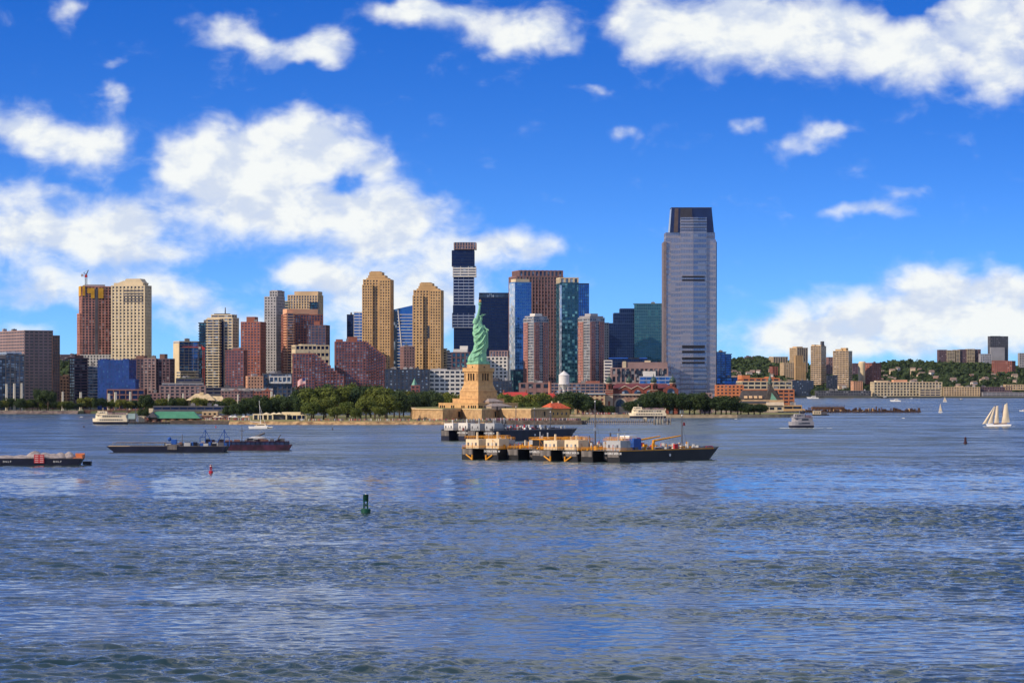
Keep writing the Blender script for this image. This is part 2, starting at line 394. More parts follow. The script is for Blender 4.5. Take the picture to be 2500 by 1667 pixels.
# the second island
EL = [(1325,2600),(1480,2590),(1640,2580),(1800,2580),(1905,2600),(1960,2640)]
b = MB(); b.prism([wpt(*p) for p in EL] + [wpt(1950,2800), wpt(1400,2860), wpt(1325,2760)], -1, 2.2); b.build('second_island_ground', M_GRASS, kind='structure')
wallstrip('second_island_seawall', EL, -.6, 2.75, 2, mat('pale_seawall', (.42,.33,.22), .9, var=.2, scale=.2, bump=.5), slope=.3, jit=.1)

# hills
def hill(name, x0, x1, D0, D1, crest, m, nx=70, ny=22, seed=1, z0=2.0, plateau=False):
    rnd = random.Random(seed); ph = [rnd.uniform(0, 6) for _ in range(6)]
    def ht(px, D):
        t = (D - D0) / (D1 - D0)
        k = math.sin(min(1, t * 1.35) * math.pi / 2) ** 1.4 if t < .74 else math.cos((t - .74) / .26 * math.pi / 2) ** .8
        c = crest[0][1]
        for (a, ya), (e, ye) in zip(crest, crest[1:]):
            if a <= px <= e: c = ya + (ye - ya) * (px - a) / (e - a)
        if px > crest[-1][0]: c = crest[-1][1]
        zc = PZ(c, D0 + .7 * (D1 - D0))
        return z0 + (zc - z0) * k + 2.5 * math.sin(px * .05 + ph[0] + D * .004) * math.sin(D * .013 + ph[1])
    b = MB()
    for j in range(ny + 1):
        D = D0 + (D1 - D0) * j / ny
        for i in range(nx + 1):
            px = x0 + (x1 - x0) * i / nx
            b.v.append((PX(px, D), D, ht(px, D)))
    for j in range(ny):
        for i in range(nx):
            q = j * (nx + 1) + i; b.f.append((q, q + 1, q + nx + 2, q + nx + 1))
    b.build(name, m, smooth=True, kind='structure')
    return ht
M_HILL = mat('hill_ground', (.035,.055,.03), .95, var=.3, scale=.02)
H_R = hill('hill', 1745, 2700, 5720, 7300, [(1745,905),(1790,893),(1850,884),(1900,892),(1990,905),(2100,905),(2180,897),(2225,894),(2290,899),(2400,897),(2500,912),(2700,920)], M_HILL)
H_L = hill('far_ridge', -60, 720, 4300, 5300, [(-60,890),(120,890),(150,888),(190,884),(300,892),(480,905),(720,915)], M_HILL, seed=4)

# ------------------------------------------------------------------ buildings: one builder, many shapes
TAN = mat('tan_stone', (.56,.36,.17), .8, var=.10, scale=.06)
TAN2 = mat('pale_tan_stone', (.56,.41,.25), .8, var=.10, scale=.06)
CREAM = mat('cream_concrete', (.62,.51,.34), .8, var=.08, scale=.05)
OFFW = mat('off_white_panel', (.66,.63,.58), .7, var=.06, scale=.05)
BRICK = mat('red_brick', (.33,.12,.085), .85, var=.14, scale=.08)
BRICKP = mat('plum_brick', (.25,.10,.095), .85, var=.14, scale=.08)
BROWN = mat('brown_brick', (.19,.105,.085), .85, var=.14, scale=.08)
MAUVE = mat('mauve_stone', (.30,.20,.19), .8, var=.10, scale=.06)
ROSE = mat('rose_granite', (.26,.15,.14), .6, var=.10, scale=.06)
PEACH = mat('peach_stucco', (.66,.36,.22), .85, var=.08, scale=.05)
ORANGE = mat('orange_brick', (.58,.20,.085), .85, var=.12, scale=.08)
GREY = mat('grey_concrete', (.36,.35,.36), .8, var=.10, scale=.06)
DGREY = mat('dark_grey_panel', (.10,.10,.12), .7, var=.15, scale=.08)
NAVYW = mat('navy_panel', (.035,.045,.075), .6, var=.2, scale=.08)
PURP = mat('purple_brick', (.14,.085,.10), .85, var=.14, scale=.08)
ALU = mat('aluminium_frame', (.50,.52,.56), .35, metal=.6, var=.05, spec=.5)
DALU = mat('dark_frame', (.02,.03,.065), .4, metal=.4, var=.1, spec=.5)
ROOFM = mat('roof_membrane', (.22,.21,.21), .9, var=.15)
GW = glass('window_dark', (.012,.016,.032), (.26,.26,.27), frac=.14, metal=.05)
GWW = glass('window_warm', (.022,.020,.022), (.34,.28,.20), frac=.14, metal=.05)
GB = glass('glass_blue', (.025,.12,.36), (.10,.28,.55), frac=.14, metal=.6, wob=.04)
GN = glass('glass_navy', (.004,.016,.070), (.012,.035,.11), frac=.12, metal=.30, wob=.03, spec=.22)
GT = glass('glass_teal', (.015,.075,.13), (.20,.46,.46), frac=.30, metal=.5, wob=.09)
GS = glass('glass_silver', (.27,.27,.32), (.36,.36,.41), fh=4.2, bw=9, frac=.25, metal=.75, rough=.20, wob=.02)
GC = glass('glass_slate', (.035,.065,.12), (.32,.40,.48), frac=.20, metal=.35, wob=.07)

# style: floor height, bay width, spandrel share, pier share, spandrel proud, pier proud
ST = dict(grid=(3.4,3.6,.45,.42,.30,.38), fine=(3.3,2.7,.42,.40,.25,.33), wide=(3.5,5.4,.48,.30,.35,.45), band=(3.6,9.0,.52,.06,.45,.30),
          bandthin=(3.8,7.0,.28,.05,.30,.20), piers=(3.6,3.3,.22,.48,.20,.65), curtain=(3.8,2.6,.16,.10,.12,.16), curtainv=(3.8,2.4,.10,.16,.10,.22),
          slots=(3.7,3.9,.55,.50,.35,.45), office=(3.9,6.2,.58,.24,.35,.42), deck=(3.2,6.0,.34,.10,1.3,.3), big=(5.2,5.6,.42,.30,.4,.5))

def facade(b, o, u, n, wd, z0, z1, st, e=0.0):
    fh, bw, sp, pr, ps, pp = st; h = z1 - z0
    nf = max(1, round(h / fh)); f = h / nf; nb = max(1, round(wd / bw)); w_ = wd / nb
    ps -= e; pp -= e
    if sp > 0:
        for k in range(nf): b.obox(o, u, n, -ps + 2*e, wd + ps - 2*e, -.3, ps, z0 + k*f, z0 + k*f + sp*f)
    if pr > 0:
        hw = pr * w_ / 2
        for k in range(nb + 1): b.obox(o, u, n, max(-pp + 2*e, k*w_ - hw), min(wd + pp - 2*e, k*w_ + hw), -.25, pp, z0, z1 - .01)

def footprint(D, th, xref, xs, dy, dep):
    s = S(D); c, sn = math.cos(th), math.sin(th)
    if len(xs) == 2 or abs(th) < 1e-4:
        x0, x1 = xs[0], xs[-1]
        xa, xb = (x0 - xref) * s, (x1 - xref) * s
        dd = dep or min(60, xb - xa)
        if abs(th) > 1e-4:                                 # keep the angle, fit the outline of the turned box
            W = xb - xa; a = max((W - dd * abs(sn)) / c, W * .3); off = W - a * c
            cx, cyy = (xa + (off if th > 0 else a * c), dy)
            lx, ly = cx * c + cyy * sn, -cx * sn + cyy * c
            return (lx, lx + a, ly, ly + dd) if th > 0 else (lx - a, lx, ly, ly + dd)
        return xa, xb, dy, dy + dd
    xL, xC, xR = xs; dx = (xC - xref) * s
    lx, ly = dx * c + dy * sn, -dx * sn + dy * c
    if th > 0: a = (xR - xC) * s / c; bb = dep or (xC - xL) * s / sn; return lx, lx + a, ly, ly + bb
    a = (xC - xL) * s / c; bb = dep or (xR - xC) * s / -sn
    return lx - a, lx, ly, ly + bb

def block(root, fp, z0, z1, wall, gl, st, name='wall', cap=True, capm=None, each=False, para=1.0):
    xa, xb, ya, yb = fp
    if st is None:
        MB().box(xa, xb, ya, yb, z0, z1).build(name, wall, root); return
    st = ST[st] if isinstance(st, str) else st
    g_ = MB().box(xa, xb, ya, yb, z0, z1 - .05)
    b = MB()
    for i, (o, u, n, wd) in enumerate((((xa, ya), (1, 0), (0, -1), xb - xa), ((xb, ya), (0, 1), (1, 0), yb - ya), ((xa, yb), (0, -1), (-1, 0), yb - ya), ((xb, yb), (-1, 0), (0, 1), xb - xa))):
        facade(b, o, u, n, wd, z0, z1, st, .012 * (i % 3))
    q = max(st[4], st[5]) + .04
    if cap:
        b.box(xa - q, xb + q, ya - q, yb + q, z1, z1 + para * .55)
        for (x0, x1, y0, y1) in ((xa - q + .02, xb + q - .02, ya - q + .02, ya), (xa - q + .02, xb + q - .02, yb, yb + q - .02), (xa - q + .03, xa, ya + .01, yb - .01), (xb, xb + q - .03, ya + .01, yb - .01)):
            b.box(x0, x1, y0, y1, z1 + para * .5, z1 + para * 1.3)
    if each:                                               # every window a pane of its own
        g_.build('inner_wall', wall, root)
        fh, bw, sp, pr, ps, pp = st
        for (o, u, n, wd) in (((xa, ya), (1, 0), (0, -1), xb - xa), ((xa, yb), (0, -1), (-1, 0), yb - ya)):
            nf = max(1, round((z1 - z0) / fh)); f = (z1 - z0) / nf; nb = max(1, round(wd / bw)); w_ = wd / nb
            me = MB().obox((0, 0), u, n, -w_ * (1 - pr) / 2 - .05, w_ * (1 - pr) / 2 + .05, -.05, .08, -f * (1 - sp) / 2 - .05, f * (1 - sp) / 2 + .05).mesh('window'); me.materials.append(gl)
            for k in range(nf):
                for q2 in range(nb):
                    uu = (q2 + .5) * w_
                    link('window', me, None, root, loc=(o[0] + u[0]*uu, o[1] + u[1]*uu, z0 + k*f + sp*f + (1 - sp)*f/2))
    else:
        g_.build('window_glazing', gl, root, kind='stuff')
    b.build(name, wall, root)

BUILT = {}
def building(name, label, D, th, xs, yt, wall, gl, st, dep=None, subs=(), tops=(), base=2.3, cat='building', units=2, each=False, group=None, yb=None, para=1.0):
    """xs: left edge, near corner, right edge in the photograph; th: turn in degrees; yt: row of the roof"""
    th = R(th); xref = xs[1] if len(xs) == 3 else (xs[0] + xs[1]) / 2
    root = thing(name, label, cat, (PX(xref, D), D, base), th, group)
    fp = footprint(D, th, xref, xs, 0, dep); z1 = PZ(yt, D) - base
    block(root, fp, 0 if yb is None else PZ(yb, D) - base, z1, wall, gl, st, each=each, para=para)
    xa, xb, ya, yb_ = fp
    for t in tops:                                         # boxes on the roof: (u0,u1,v0,v1,row,material,glass,style,name)
        u0, u1, v0, v1, y, m = t[:6]; gl2 = t[6] if len(t) > 6 else None; st2 = t[7] if len(t) > 7 else None; nm = t[8] if len(t) > 8 else 'penthouse'
        zb = (PZ(t[9], D) - base) if len(t) > 9 else z1 + .3
        block(root, (xa + (xb-xa)*u0, xa + (xb-xa)*u1, ya + (yb_-ya)*v0, ya + (yb_-ya)*v1), zb, PZ(y, D) - base, m, gl2, st2, nm)
    for sb in subs:                                        # further wings: dict(xs, yt, dy, ...)
        fp2 = footprint(D, th, xref, sb['xs'], sb.get('dy', 0), sb.get('dep'))
        block(root, fp2, (PZ(sb['yb'], D) - base) if 'yb' in sb else 0, PZ(sb['yt'], D) - base, sb.get('wall', wall), sb.get('gl', gl), sb.get('st', st), sb.get('name', 'wing_wall'))
    rnd = random.Random(hash(label) % 9999 if False else len(label) * 31 + int(xs[0]))
    for k in range(units):
        w1, d1, h1 = rnd.uniform(2, 6), rnd.uniform(2, 5), rnd.uniform(1.5, 3.5)
        cx, cy = rnd.uniform(xa + 4, max(xa + 4.1, xb - 4 - w1)), rnd.uniform(ya + 3, max(ya + 3.1, yb_ - 3 - d1))
        ub = MB().box(cx, cx + w1, cy, cy + d1, z1 + .45, z1 + h1 + 1.2); ub.cyl(cx + w1 / 2, cy + d1 / 2, z1 + h1 + 1.1, z1 + h1 + 1.8, .7)
        ub.build('rooftop_unit', (ROOFM, GREY, DGREY)[k % 3], root)
    BUILT[label] = root
    return root, fp, z1

# ---- far left
building('office_block', 'broad mauve office block with strips of dark windows at the park edge', 3100, 28, (-60,60,123), 809, MAUVE, glass('window_black', (.014,.016,.028), (.10,.10,.12), frac=.1, metal=.05), (3.4,5.4,.50,.30,.45,.40), units=3, each=True,
         tops=((.0,1,0,.45,806,MAUVE),), subs=(dict(xs=(100,123,139), yt=821, dy=14, wall=BROWN, st='fine', name='rear_wing_wall'),))
building('apartment_block', 'black framed glass apartment block standing before the mauve office', 3010, 18, (-40,14,57), 868, DGREY, GC, (3.6,4.4,.30,.22,.3,.4), tops=((.1,.9,.1,.9,862,ALU,GC,'bandthin','penthouse'),),
         subs=(dict(xs=(-40,-12,14), yt=878, dy=-2, wall=NAVYW),))
building('ridge_building', 'long low block on the wooded ridge behind the mauve office', 4900, 0, (143,182), 867, PURP, GW, 'band', dep=20, base=40, units=1)
building('stepped_house', 'pink stepped apartment house between mauve office and dark slab tower', 3190, 20, (138,146,168), 928, PEACH, GWW, 'grid', tops=((.25,1,.1,.9,920,PEACH,GWW,'grid','upper_storey'),(.5,1,.2,.8,914,PEACH)), units=1)
building('apartment_tower', 'dark brown slab tower with pale balcony bands left of the blue wrapped building', 3150, 24, (164,182,211), 876, PURP, GW, 'deck', tops=((.3,.8,.2,.8,867,BROWN),))
building('apartment_block', 'slate glass balcony block squeezed beside the blue wrapped building', 3200, 10, (209,214,239), 896, GREY, GC, 'deck', units=1)
r_, fp_, z_ = building('wrapped_building', 'building wrapped in bright blue sheeting with rows of window holes', 3085, -8, (237,315,324), 881, mat('blue_sheeting', (.008,.05,.25), .6, var=.18, scale=.12), glass('blue_hole', (.010,.055,.22), (.03,.11,.28), frac=.35, metal=.05), (5.0,4.2,.62,.60,.10,.14), units=1,
         tops=((.05,.25,.2,.5,876,mat('blue_sheeting', (0,0,0))),(.75,.92,.2,.5,876,mat('blue_sheeting', (0,0,0)))), subs=(dict(xs=(316,332,342), yt=928, dy=-6, dep=14),))
building('apartment_block', 'wide brown apartment block right of the blue wrapped building', 3220, -6, (324,414,424), 878, PURP, GW, (3.3,4.0,.42,.30,.35,.5), dep=24, units=4,
         tops=((.05,.28,.2,.8,868,BROWN),(.70,.84,.2,.8,864,BROWN)), subs=(dict(xs=(352,380,382), yt=877, dy=-2.5, dep=4, wall=MAUVE),))
# steel frame site in front
building('concrete_frame', 'open concrete frame of a low building site before the blue wrapped building', 3050, 0, (262,352), 953, mat('raw_rust_frame', (.26,.13,.11), .9), GN, (5.5,7.0,.22,.12,.6,.6), dep=20, units=0, cat='building site')

# tall pair on the left
CT_D = 3420
r_, fp_, z_ = building('cream_tower', 'cream concrete tower with rounded cap beside the red unfinished tower', CT_D, -12, (270,353,363), 699, CREAM, GW, (3.9,4.6,.40,.52,.28,.55), units=0,
         tops=((.05,.93,.1,.9,690,CREAM),))
s_ = S(CT_D)
b = MB(); rr = []
for k in range(25):
    t = k / 24; x = fp_[0] + (fp_[1] - fp_[0]) * (.03 + .92 * t)
    zz_ = PZ(694 - 9 * min(1, t * 3) * (1 if t < .93 else .5) - (5 if .38 < t < .9 else 0), CT_D) - 2.3
    rr.append([(x, fp_[2] + 3, z_ + 3), (x, fp_[2] + 3, zz_), (x, fp_[3] - 3, zz_), (x, fp_[3] - 3, z_ + 3)])
b.loft(rr); b.build('cap', CREAM, r_)
for i, yy in enumerate((709, 716, 722, 729, 735)):        # dark louvre strips near its top
    MB().box(fp_[0] + (fp_[1]-fp_[0])*.36, fp_[1] - 1.5, fp_[2] - .8, fp_[2] + .1, PZ(yy + 2, CT_D) - 2.3, PZ(yy - 1, CT_D) - 2.3).build('louvre_band', DGREY, r_)
UT_D = 3520
RAWC = mat('raw_pink_concrete', (.52,.24,.19), .9, var=.2, scale=.1)
r_, fp_, z_ = building('unfinished_tower', 'unfinished red concrete tower with yellow screens and a crane on top', UT_D, 14, (183,200,270), 701, RAWC, GW, (3.3,4.2,.26,.34,.5,.35), units=0, yb=868,
         tops=((.12,.8,.2,.8,694,GREY),))
block(r_, (fp_[0] - 1.5, fp_[1] - .5, fp_[2] - 1, fp_[3]), 0, PZ(868, UT_D) - 2.3, OFFW, GW, 'grid', 'podium_wall')
block(r_, (fp_[0] - 2.2, fp_[0] + 9, fp_[2] + 3, fp_[3] + 2), PZ(868, UT_D) - 2.3 + .2, PZ(767, UT_D) - 2.3, RAWC, GW, (3.3,4.2,.26,.34,.5,.35), 'side_bay')
YEL = mat('yellow_screen', (.62,.33,.03), .7, var=.12, scale=.2)
for (u0, u1, ya_, yb_) in ((.02,.10,697,722),(.18,.42,703,716),(.30,.42,716,728),(.55,.72,703,728)):
    MB().box(fp_[0] + (fp_[1]-fp_[0])*u0, fp_[0] + (fp_[1]-fp_[0])*u1, fp_[2] - 1.3, fp_[2] - .9, PZ(yb_, UT_D) - 2.3, PZ(ya_, UT_D) - 2.3).build('safety_screen', YEL, r_)
MB().box(fp_[0] - 1.3, fp_[0] - .9, fp_[2] + 2, fp_[3] - 6, PZ(722, UT_D) - 2.3, PZ(698, UT_D) - 2.3).build('safety_screen', YEL, r_)
MB().box(fp_[0] + (fp_[1]-fp_[0])*.44, fp_[0] + (fp_[1]-fp_[0])*.53, fp_[2] - .95, fp_[2] + .2, PZ(868, UT_D) - 2.3, PZ(705, UT_D) - 2.3).build('hoist_shaft', DGREY, r_)
def crane(loc, h, mtr, jib, label, group=None, rz=0):
    t = thing('tower_crane', label, 'crane', loc, rz, group); m = mtr
    b = MB()
    for dx, dy in ((-1,-1),(1,-1),(1,1),(-1,1)): b.box(dx - .22, dx + .22, dy - .22, dy + .22, 0, h)
    for k in range(int(h / 2.5)):
        z = k * 2.5; b.tube([(-1,-1,z),(1,-1,z+2.4)], .14, 4); b.tube([(-1,1,z),(-1,-1,z+2.4)], .14, 4)
    ms_ = b.build('mast', m, t)
    MB().box(-1.6, 1.6, -2, 1.4, h, h + 3).build('cab', mat('crane_red', (.45,.03,.03), .5), ms_)
    b = MB(); b.tube([(0,0,h+3),(jib[0],0,h+3+jib[1])], [.9,.4], 5); b.tube([(0,0,h+3),(-3,0,h+6)], .4, 5); b.tube([(-3,0,h+6),(jib[0],0,h+3+jib[1])], .12, 4); b.build('jib', m, t)
    MB().box(-6, -3.4, -1.2, 1.2, h + 1, h + 4).build('counterweight', GREY, ms_)
    return t
crane((PX(206, UT_D), UT_D + 14, PZ(694, UT_D)), 9, mat('crane_dark', (.05,.06,.08), .5), (3, 6), 'dark tower crane with red cab on the unfinished red tower')

# ---- left centre
r_, fp_, z_ = building('glass_tower', 'squat blue glass block with cream lit flank and crane arm across it', 3520, 26, (419,438,492), 835, CREAM, GB, (3.6,6,.10,.03,.14,.1), units=1, tops=((.02,.98,.05,.95,833,CREAM),),
         subs=(dict(xs=(430,442,492), yt=908, dy=-6, wall=CREAM, st='band', gl=GC, name='podium_wall'),))
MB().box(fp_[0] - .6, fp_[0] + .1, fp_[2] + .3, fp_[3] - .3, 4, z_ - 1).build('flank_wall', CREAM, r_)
crane((PX(497, 3440), 3440, 2.3), 68, mat('crane_rust', (.30,.06,.05), .6), (-26, .6), 'slim red tower crane reaching across the squat blue glass block')
building('apartment_tower', 'narrow dark teal tower with balconies beside the cream banded tower', 3480, 0, (487,507), 790, DGREY, GT, 'deck', dep=22, units=1)
r_, fp_, z_ = building('banded_tower', 'cream tower of white balcony bands with a mast and dark centre slot', 3390, -14, (506,567,578), 778, CREAM, GC, (3.5,5.2,.40,.22,.55,.5), units=0,
         tops=((.12,.95,.1,.9,770,CREAM,GC,'band','upper_storey'),(.2,.72,.2,.8,765,DGREY)), subs=(dict(xs=(506,535,540), yt=781, dy=-3.5, dep=10, st='deck', name='bay_wall'),))
MB().box(fp_[0] + (fp_[1]-fp_[0])*.50, fp_[0] + (fp_[1]-fp_[0])*.66, fp_[2] - .75, fp_[2] + .2, 0, z_ - 3).build('centre_slot', GN, r_)
MB().tube([(fp_[0] + (fp_[1]-fp_[0])*.62, fp_[2] + 8, z_), (fp_[0] + (fp_[1]-fp_[0])*.62, fp_[2] + 8, PZ(750, 3390) - 2.3)], [.9, .5], 6).build('mast', DGREY, r_)
building('brick_tower', 'red brick tower with a square cap next to the tall grey tower', 3360, -10, (588,635,644), 788, BRICK, GC, (3.3,3.8,.50,.40,.3,.4), tops=((.22,.66,.2,.8,773,BRICK),), units=1)
building('brick_tower', 'lower dark red brick slab before the cream banded tower', 3260, -6, (551,594,599), 857, BRICKP, GC, (3.2,3.6,.46,.36,.3,.4), tops=((.35,.75,.2,.8,850,BRICKP),), units=2)
building('grey_tower', 'tall slender pale grey tower with small square windows and shaded right flank', 3460, -20, (645,674,691), 726, GREY, GW, (3.5,3.5,.48,.46,.22,.3), tops=((.35,1.0,.15,.95,712,GREY,GW,'grid','upper_storey'),(.42,.95,.2,.8,708,GREY)), units=0)
building('balcony_tower', 'cream balcony sliver between the grey tower and the flat topped tan tower', 3640, 0, (688,704), 737, CREAM, GT, 'deck', dep=20, units=0)
building('tan_tower', 'flat topped tan tower with teal glass corner behind the peach capped tower', 3700, -8, (702,775,784), 722, TAN2, GC, (3.4,3.4,.30,.46,.3,.5), tops=((.2,1,.1,.9,711,TAN2),), units=1,
         subs=(dict(xs=(757,775,782), yt=740, dy=-2, dep=6, wall=DALU, gl=GT, st='deck', name='glass_bay'),))
building('peach_capped_tower', 'brick and glass tower under a peach penthouse with orange lit flank', 3430, 20, (684,700,786), 770, BRICK, GC, (3.2,3.4,.38,.30,.32,.45), units=0,
         tops=((.02,.88,.1,.9,754,PEACH),(.30,.62,-.02,.1,766,DGREY)), subs=(dict(xs=(686,702,716), yt=766, dy=-3, dep=12, wall=PEACH, st='deck', name='balcony_wall'),))
building('purple_tower', 'plum brick block with a red roof box before the peach capped tower', 3380, -6, (752,795,801), 796, PURP, GC, (3.3,4.4,.40,.30,.3,.4), tops=((.3,.62,.2,.8,784,BRICK),), units=1)
building('cream_block', 'cream block with large dark windows above the stepped brick terrace', 3300, 14, (709,722,802), 845, CREAM, GN, (7.5,5.0,.55,.25,.4,.5), tops=((.18,.62,.1,.9,840,CREAM),), units=0)
def stepped(name, label, D, x0, x1, yt, steps, wall, gl, st, th=6, tops=(), dep=26):
    r, fp, z = building(name, label, D, th, (x0, x0 + 5, steps[0][0]), yt, wall, gl, st, dep=dep, units=1, tops=tops)
    for (xa, ya), (xb, yb) in zip(steps, steps[1:]):
        fpp = footprint(D, R(th), x0 + 5, (xa - 5, xa, xb), (xa - x0 - 5) * S(D) * math.tan(R(th)), dep)
        block(r, fpp, 0, PZ(ya, D) - 2.3, wall, gl, st, 'stepped_wall')
    return r
stepped('stepped_terrace', 'plum brick terrace stepping down to the right beside the flag', 3150, 711, 830, 866, [(768,868)] + [(768 + 7.6*k, 868 + 6.6*k) for k in range(1, 9)] + [(838,925)], BRICKP, GC, (3.2,3.3,.44,.34,.28,.5), tops=((.25,.95,.2,.8,862,BRICK),))
stepped('stepped_terrace', 'taller brick terrace with red roof box stepping down above the grove', 3170, 815, 940, 836, [(893,838)] + [(893 + 6.2*k, 838 + 5.0*k) for k in range(1, 8)] + [(940,876)], BRICKP, GC, (3.2,3.3,.44,.34,.28,.5), tops=((.02,.24,.2,.8,828,BRICK),(.42,.72,.2,.8,822,BRICK)))
# ---- low buildings on the left shore
building('brick_house', 'salmon brick corner building before the red brick tower', 3080, 16, (599,605,641), 921, PEACH, GWW, (3.6,3.6,.5,.5,.3,.4), units=2)
building('dark_block', 'dark low block with a white framed window grid beside the salmon corner building', 3090, 8, (639,643,712), 914, DGREY, GC, (4.2,5.2,.30,.28,.3,.4), units=3, subs=(dict(xs=(657,658,710), yt=921, yb=936, dy=-1.5, dep=3, wall=OFFW, st=(4.5,4.4,.28,.26,.3,.4), name='window_frame'),))
building('low_apartments', 'grey low apartment row with balconies behind the park trees', 3020, 5, (387,390,500), 944, MAUVE, GW, (3.6,5.5,.40,.40,.35,.6), dep=22, units=4, tops=((.05,.95,.1,.9,938,GREY,GC,'bandthin','attic'),))
building('low_apartments', 'small pinkish low block at the left end of the grey apartment row', 3000, 5, (360,364,392), 962, ROSE, GW, 'grid', dep=14, units=1)
building('green_roof_block', 'low dark block with planted roof behind the grey apartment row', 3200, 0, (430,492), 926, DGREY, GN, 'band', dep=20, units=2, tops=((.1,.7,.1,.9,922,mat('planted_roof', (.05,.08,.03), .95)),))
for i, (x0, x1, lab, m) in enumerate(((540,588,'left one of three brick townhouse rows with grey gabled roofs', ROSE),(588,618,'dark middle townhouse row between two lighter brick rows', PURP),(618,664,'right townhouse row with grey gable ends near the flag', BRICK))):
    r_, fp_, z_ = building('townhouse_row', lab, 3030, 0, (x0, x1), 956, m, GW, 'grid', dep=14, units=0, cat='house', group=None)
    rm = mat('slate_grey_roof', (.26,.24,.23), .8)
    MB().gable(fp_[0], fp_[1], fp_[2], fp_[3], z_ + .5, z_ + 3.4, .6).build('roof', rm, r_)
    for k in range(max(1, (x1 - x0) // 22)):
        cx = fp_[0] + (fp_[1] - fp_[0]) * (k + .5) / max(1, (x1 - x0) // 22)
        gm = MB(); gm.v += [(cx-4,fp_[2]-.7,z_+.4),(cx+4,fp_[2]-.7,z_+.4),(cx,fp_[2]-.7,z_+4),(cx-4,fp_[2]+4,z_+.4),(cx+4,fp_[2]+4,z_+.4),(cx,fp_[2]+4,z_+4)]
        gm.f += [(0,1,2),(5,4,3),(0,3,4,1),(1,4,5,2),(2,5,3,0)]; gm.build('gable', m if k % 2 else rm, r_)
building('industrial_roof', 'long flat grey shed roof line above the townhouse rows', 3120, 0, (500,712), 948, DGREY, GN, 'band', dep=26, units=8)
building('yellow_terminal', 'pale yellow hip roofed terminal hall behind the park trees', 2985, 0, (461,520), 975, mat('yellow_stucco', (.66,.50,.26), .8), GWW, (4.5,6,.4,.5,.3,.4), dep=20, units=0)
r_ = BUILT['pale yellow hip roofed terminal hall behind the park trees']
YT = mat('pale_yellow_roof', (.60,.47,.28), .7)
MB().gable(-14, 14, -3, 21, 10.6, 17.5, 1.5, 9).build('roof', YT, r_); MB().gable(0, 24, 3, 18, 9, 15, .8, 4).build('side_roof', YT, r_); MB().box(-2, 2, 6, 11, 16, 19).build('lantern', YT, r_)

# ---- centre
building('glass_tower', 'dark blue glass slab left of the tallest tan tower', 3720, 0, (847,866), 770, DALU, GN, 'curtain', dep=24, units=1)
building('glass_tower', 'white banded blue glass slab touching the tallest tan tower', 3700, 0, (864,890), 764, OFFW, GB, 'bandthin', dep=26, units=0, tops=((.05,.3,.1,.9,761,OFFW),(.75,1,.1,.9,759,GREY)))
def tan_tower(label, D, x0, x1, ytop, ymain, sign=None):
    r, fp, z = building('tan_tower', label, D, -5, (x0, x1 - 5, x1), ymain, TAN, GWW, (3.5,3.6,.46,.46,.35,.5), units=0, para=.8)
    w_ = fp[1] - fp[0]; d_ = fp[3] - fp[2]
    for (u0, u1, dp, y) in ((-.02,.34,3.6,ymain+14),(.62,1.0,3.2,ymain+2)):
        block(r, (fp[0] + w_*u0, fp[0] + w_*u1, fp[2] - dp, fp[2] + 3), 0, PZ(y, D) - 2.3, TAN, GWW, (3.5,3.4,.46,.46,.3,.42), 'bay_wall')
    for (u0, u1, y0, y1) in ((.10,.90,ymain,ymain-6),(.16,.80,ymain-6,ymain-12),(.20,.68,ymain-12,ytop+2),(.24,.60,ytop+2,ytop)):
        block(r, (fp[0] + w_*u0, fp[0] + w_*u1, fp[2] + d_*u0*.6, fp[3] - d_*u0*.6), PZ(y0, D) - 2.3 + (.5 if y0 == ymain else .2), PZ(y1, D) - 2.3, TAN, GWW, None, 'crown_tier')
    if sign: MB().box(fp[0] + w_*sign[0], fp[0] + w_*sign[1], fp[2] - 1.4, fp[2] - .3, PZ(sign[3], D) - 2.3, PZ(sign[2], D) - 2.3).build('dark_screen', NAVYW, r)
tan_tower('tallest tan tower with a stepped crown rising above the grove', 3500, 887, 958, 662, 684)
tan_tower('shorter tan tower with a stepped crown and a dark panel on its front', 3470, 1010, 1081, 689, 710, (.52,.72,795,825))
# sloping glass tower
D = 3620; s_ = S(D); t = thing('sloped_glass_tower', 'blue glass tower with slanted roof and white lines between the tan towers', 'building', (PX(983, D), D, 2.3))
xa, xb = (955-983)*s_, (1013-983)*s_; zl, zr = PZ(757, D) - 2.3, PZ(744, D) - 2.3
b = MB(); b.loft([[(xa,0,0),(xb,0,0),(xb,26,0),(xa,26,0)], [(xa,0,zl),(xb,0,zr),(xb,26,zr),(xa,26,zl)]]); b.build('window_glazing', GB, t, kind='stuff')
b = MB()
for k in range(34):
    z = 5 + k * 3.9
    if z < zl - 3: b.box(xa - .2, xb + .2, -.45, 26.3, z, z + .75)
b.build('floor_bands', OFFW, t)
MB().tube([((972-983)*s_, -.6, zl), ((992-983)*s_, -.6, 10)], .7, 5).build('diagonal_fin', OFFW, t)
MB().box(xa, (969-983)*s_, -.9, 3, 0, zl - 1).build('corner_panel', GC, t)
building('pink_block', 'small pink and cream balcony block wedged between the tan towers', 3400, 10, (975,986,1012), 848, ROSE, GWW, 'grid', units=1, tops=((.0,.3,.0,.5,845,CREAM),))
building('dark_brick_row', 'dark navy brick apartment row above the grove trees', 3160, -3, (940,1046,1052), 904, NAVYW, GC, (3.4,4.4,.48,.5,.3,.4), dep=18, units=5, tops=((.0,.18,.1,.9,900,NAVYW),(.5,.72,.1,.9,900,NAVYW)))
building('white_office', 'low white office with rows of dark windows left of the pedestal', 3170, 4, (1043,1048,1136), 906, OFFW, GW, (4.4,5.4,.48,.26,.3,.4), dep=20, units=3, each=True, tops=((.05,.5,.2,.8,900,GREY),))
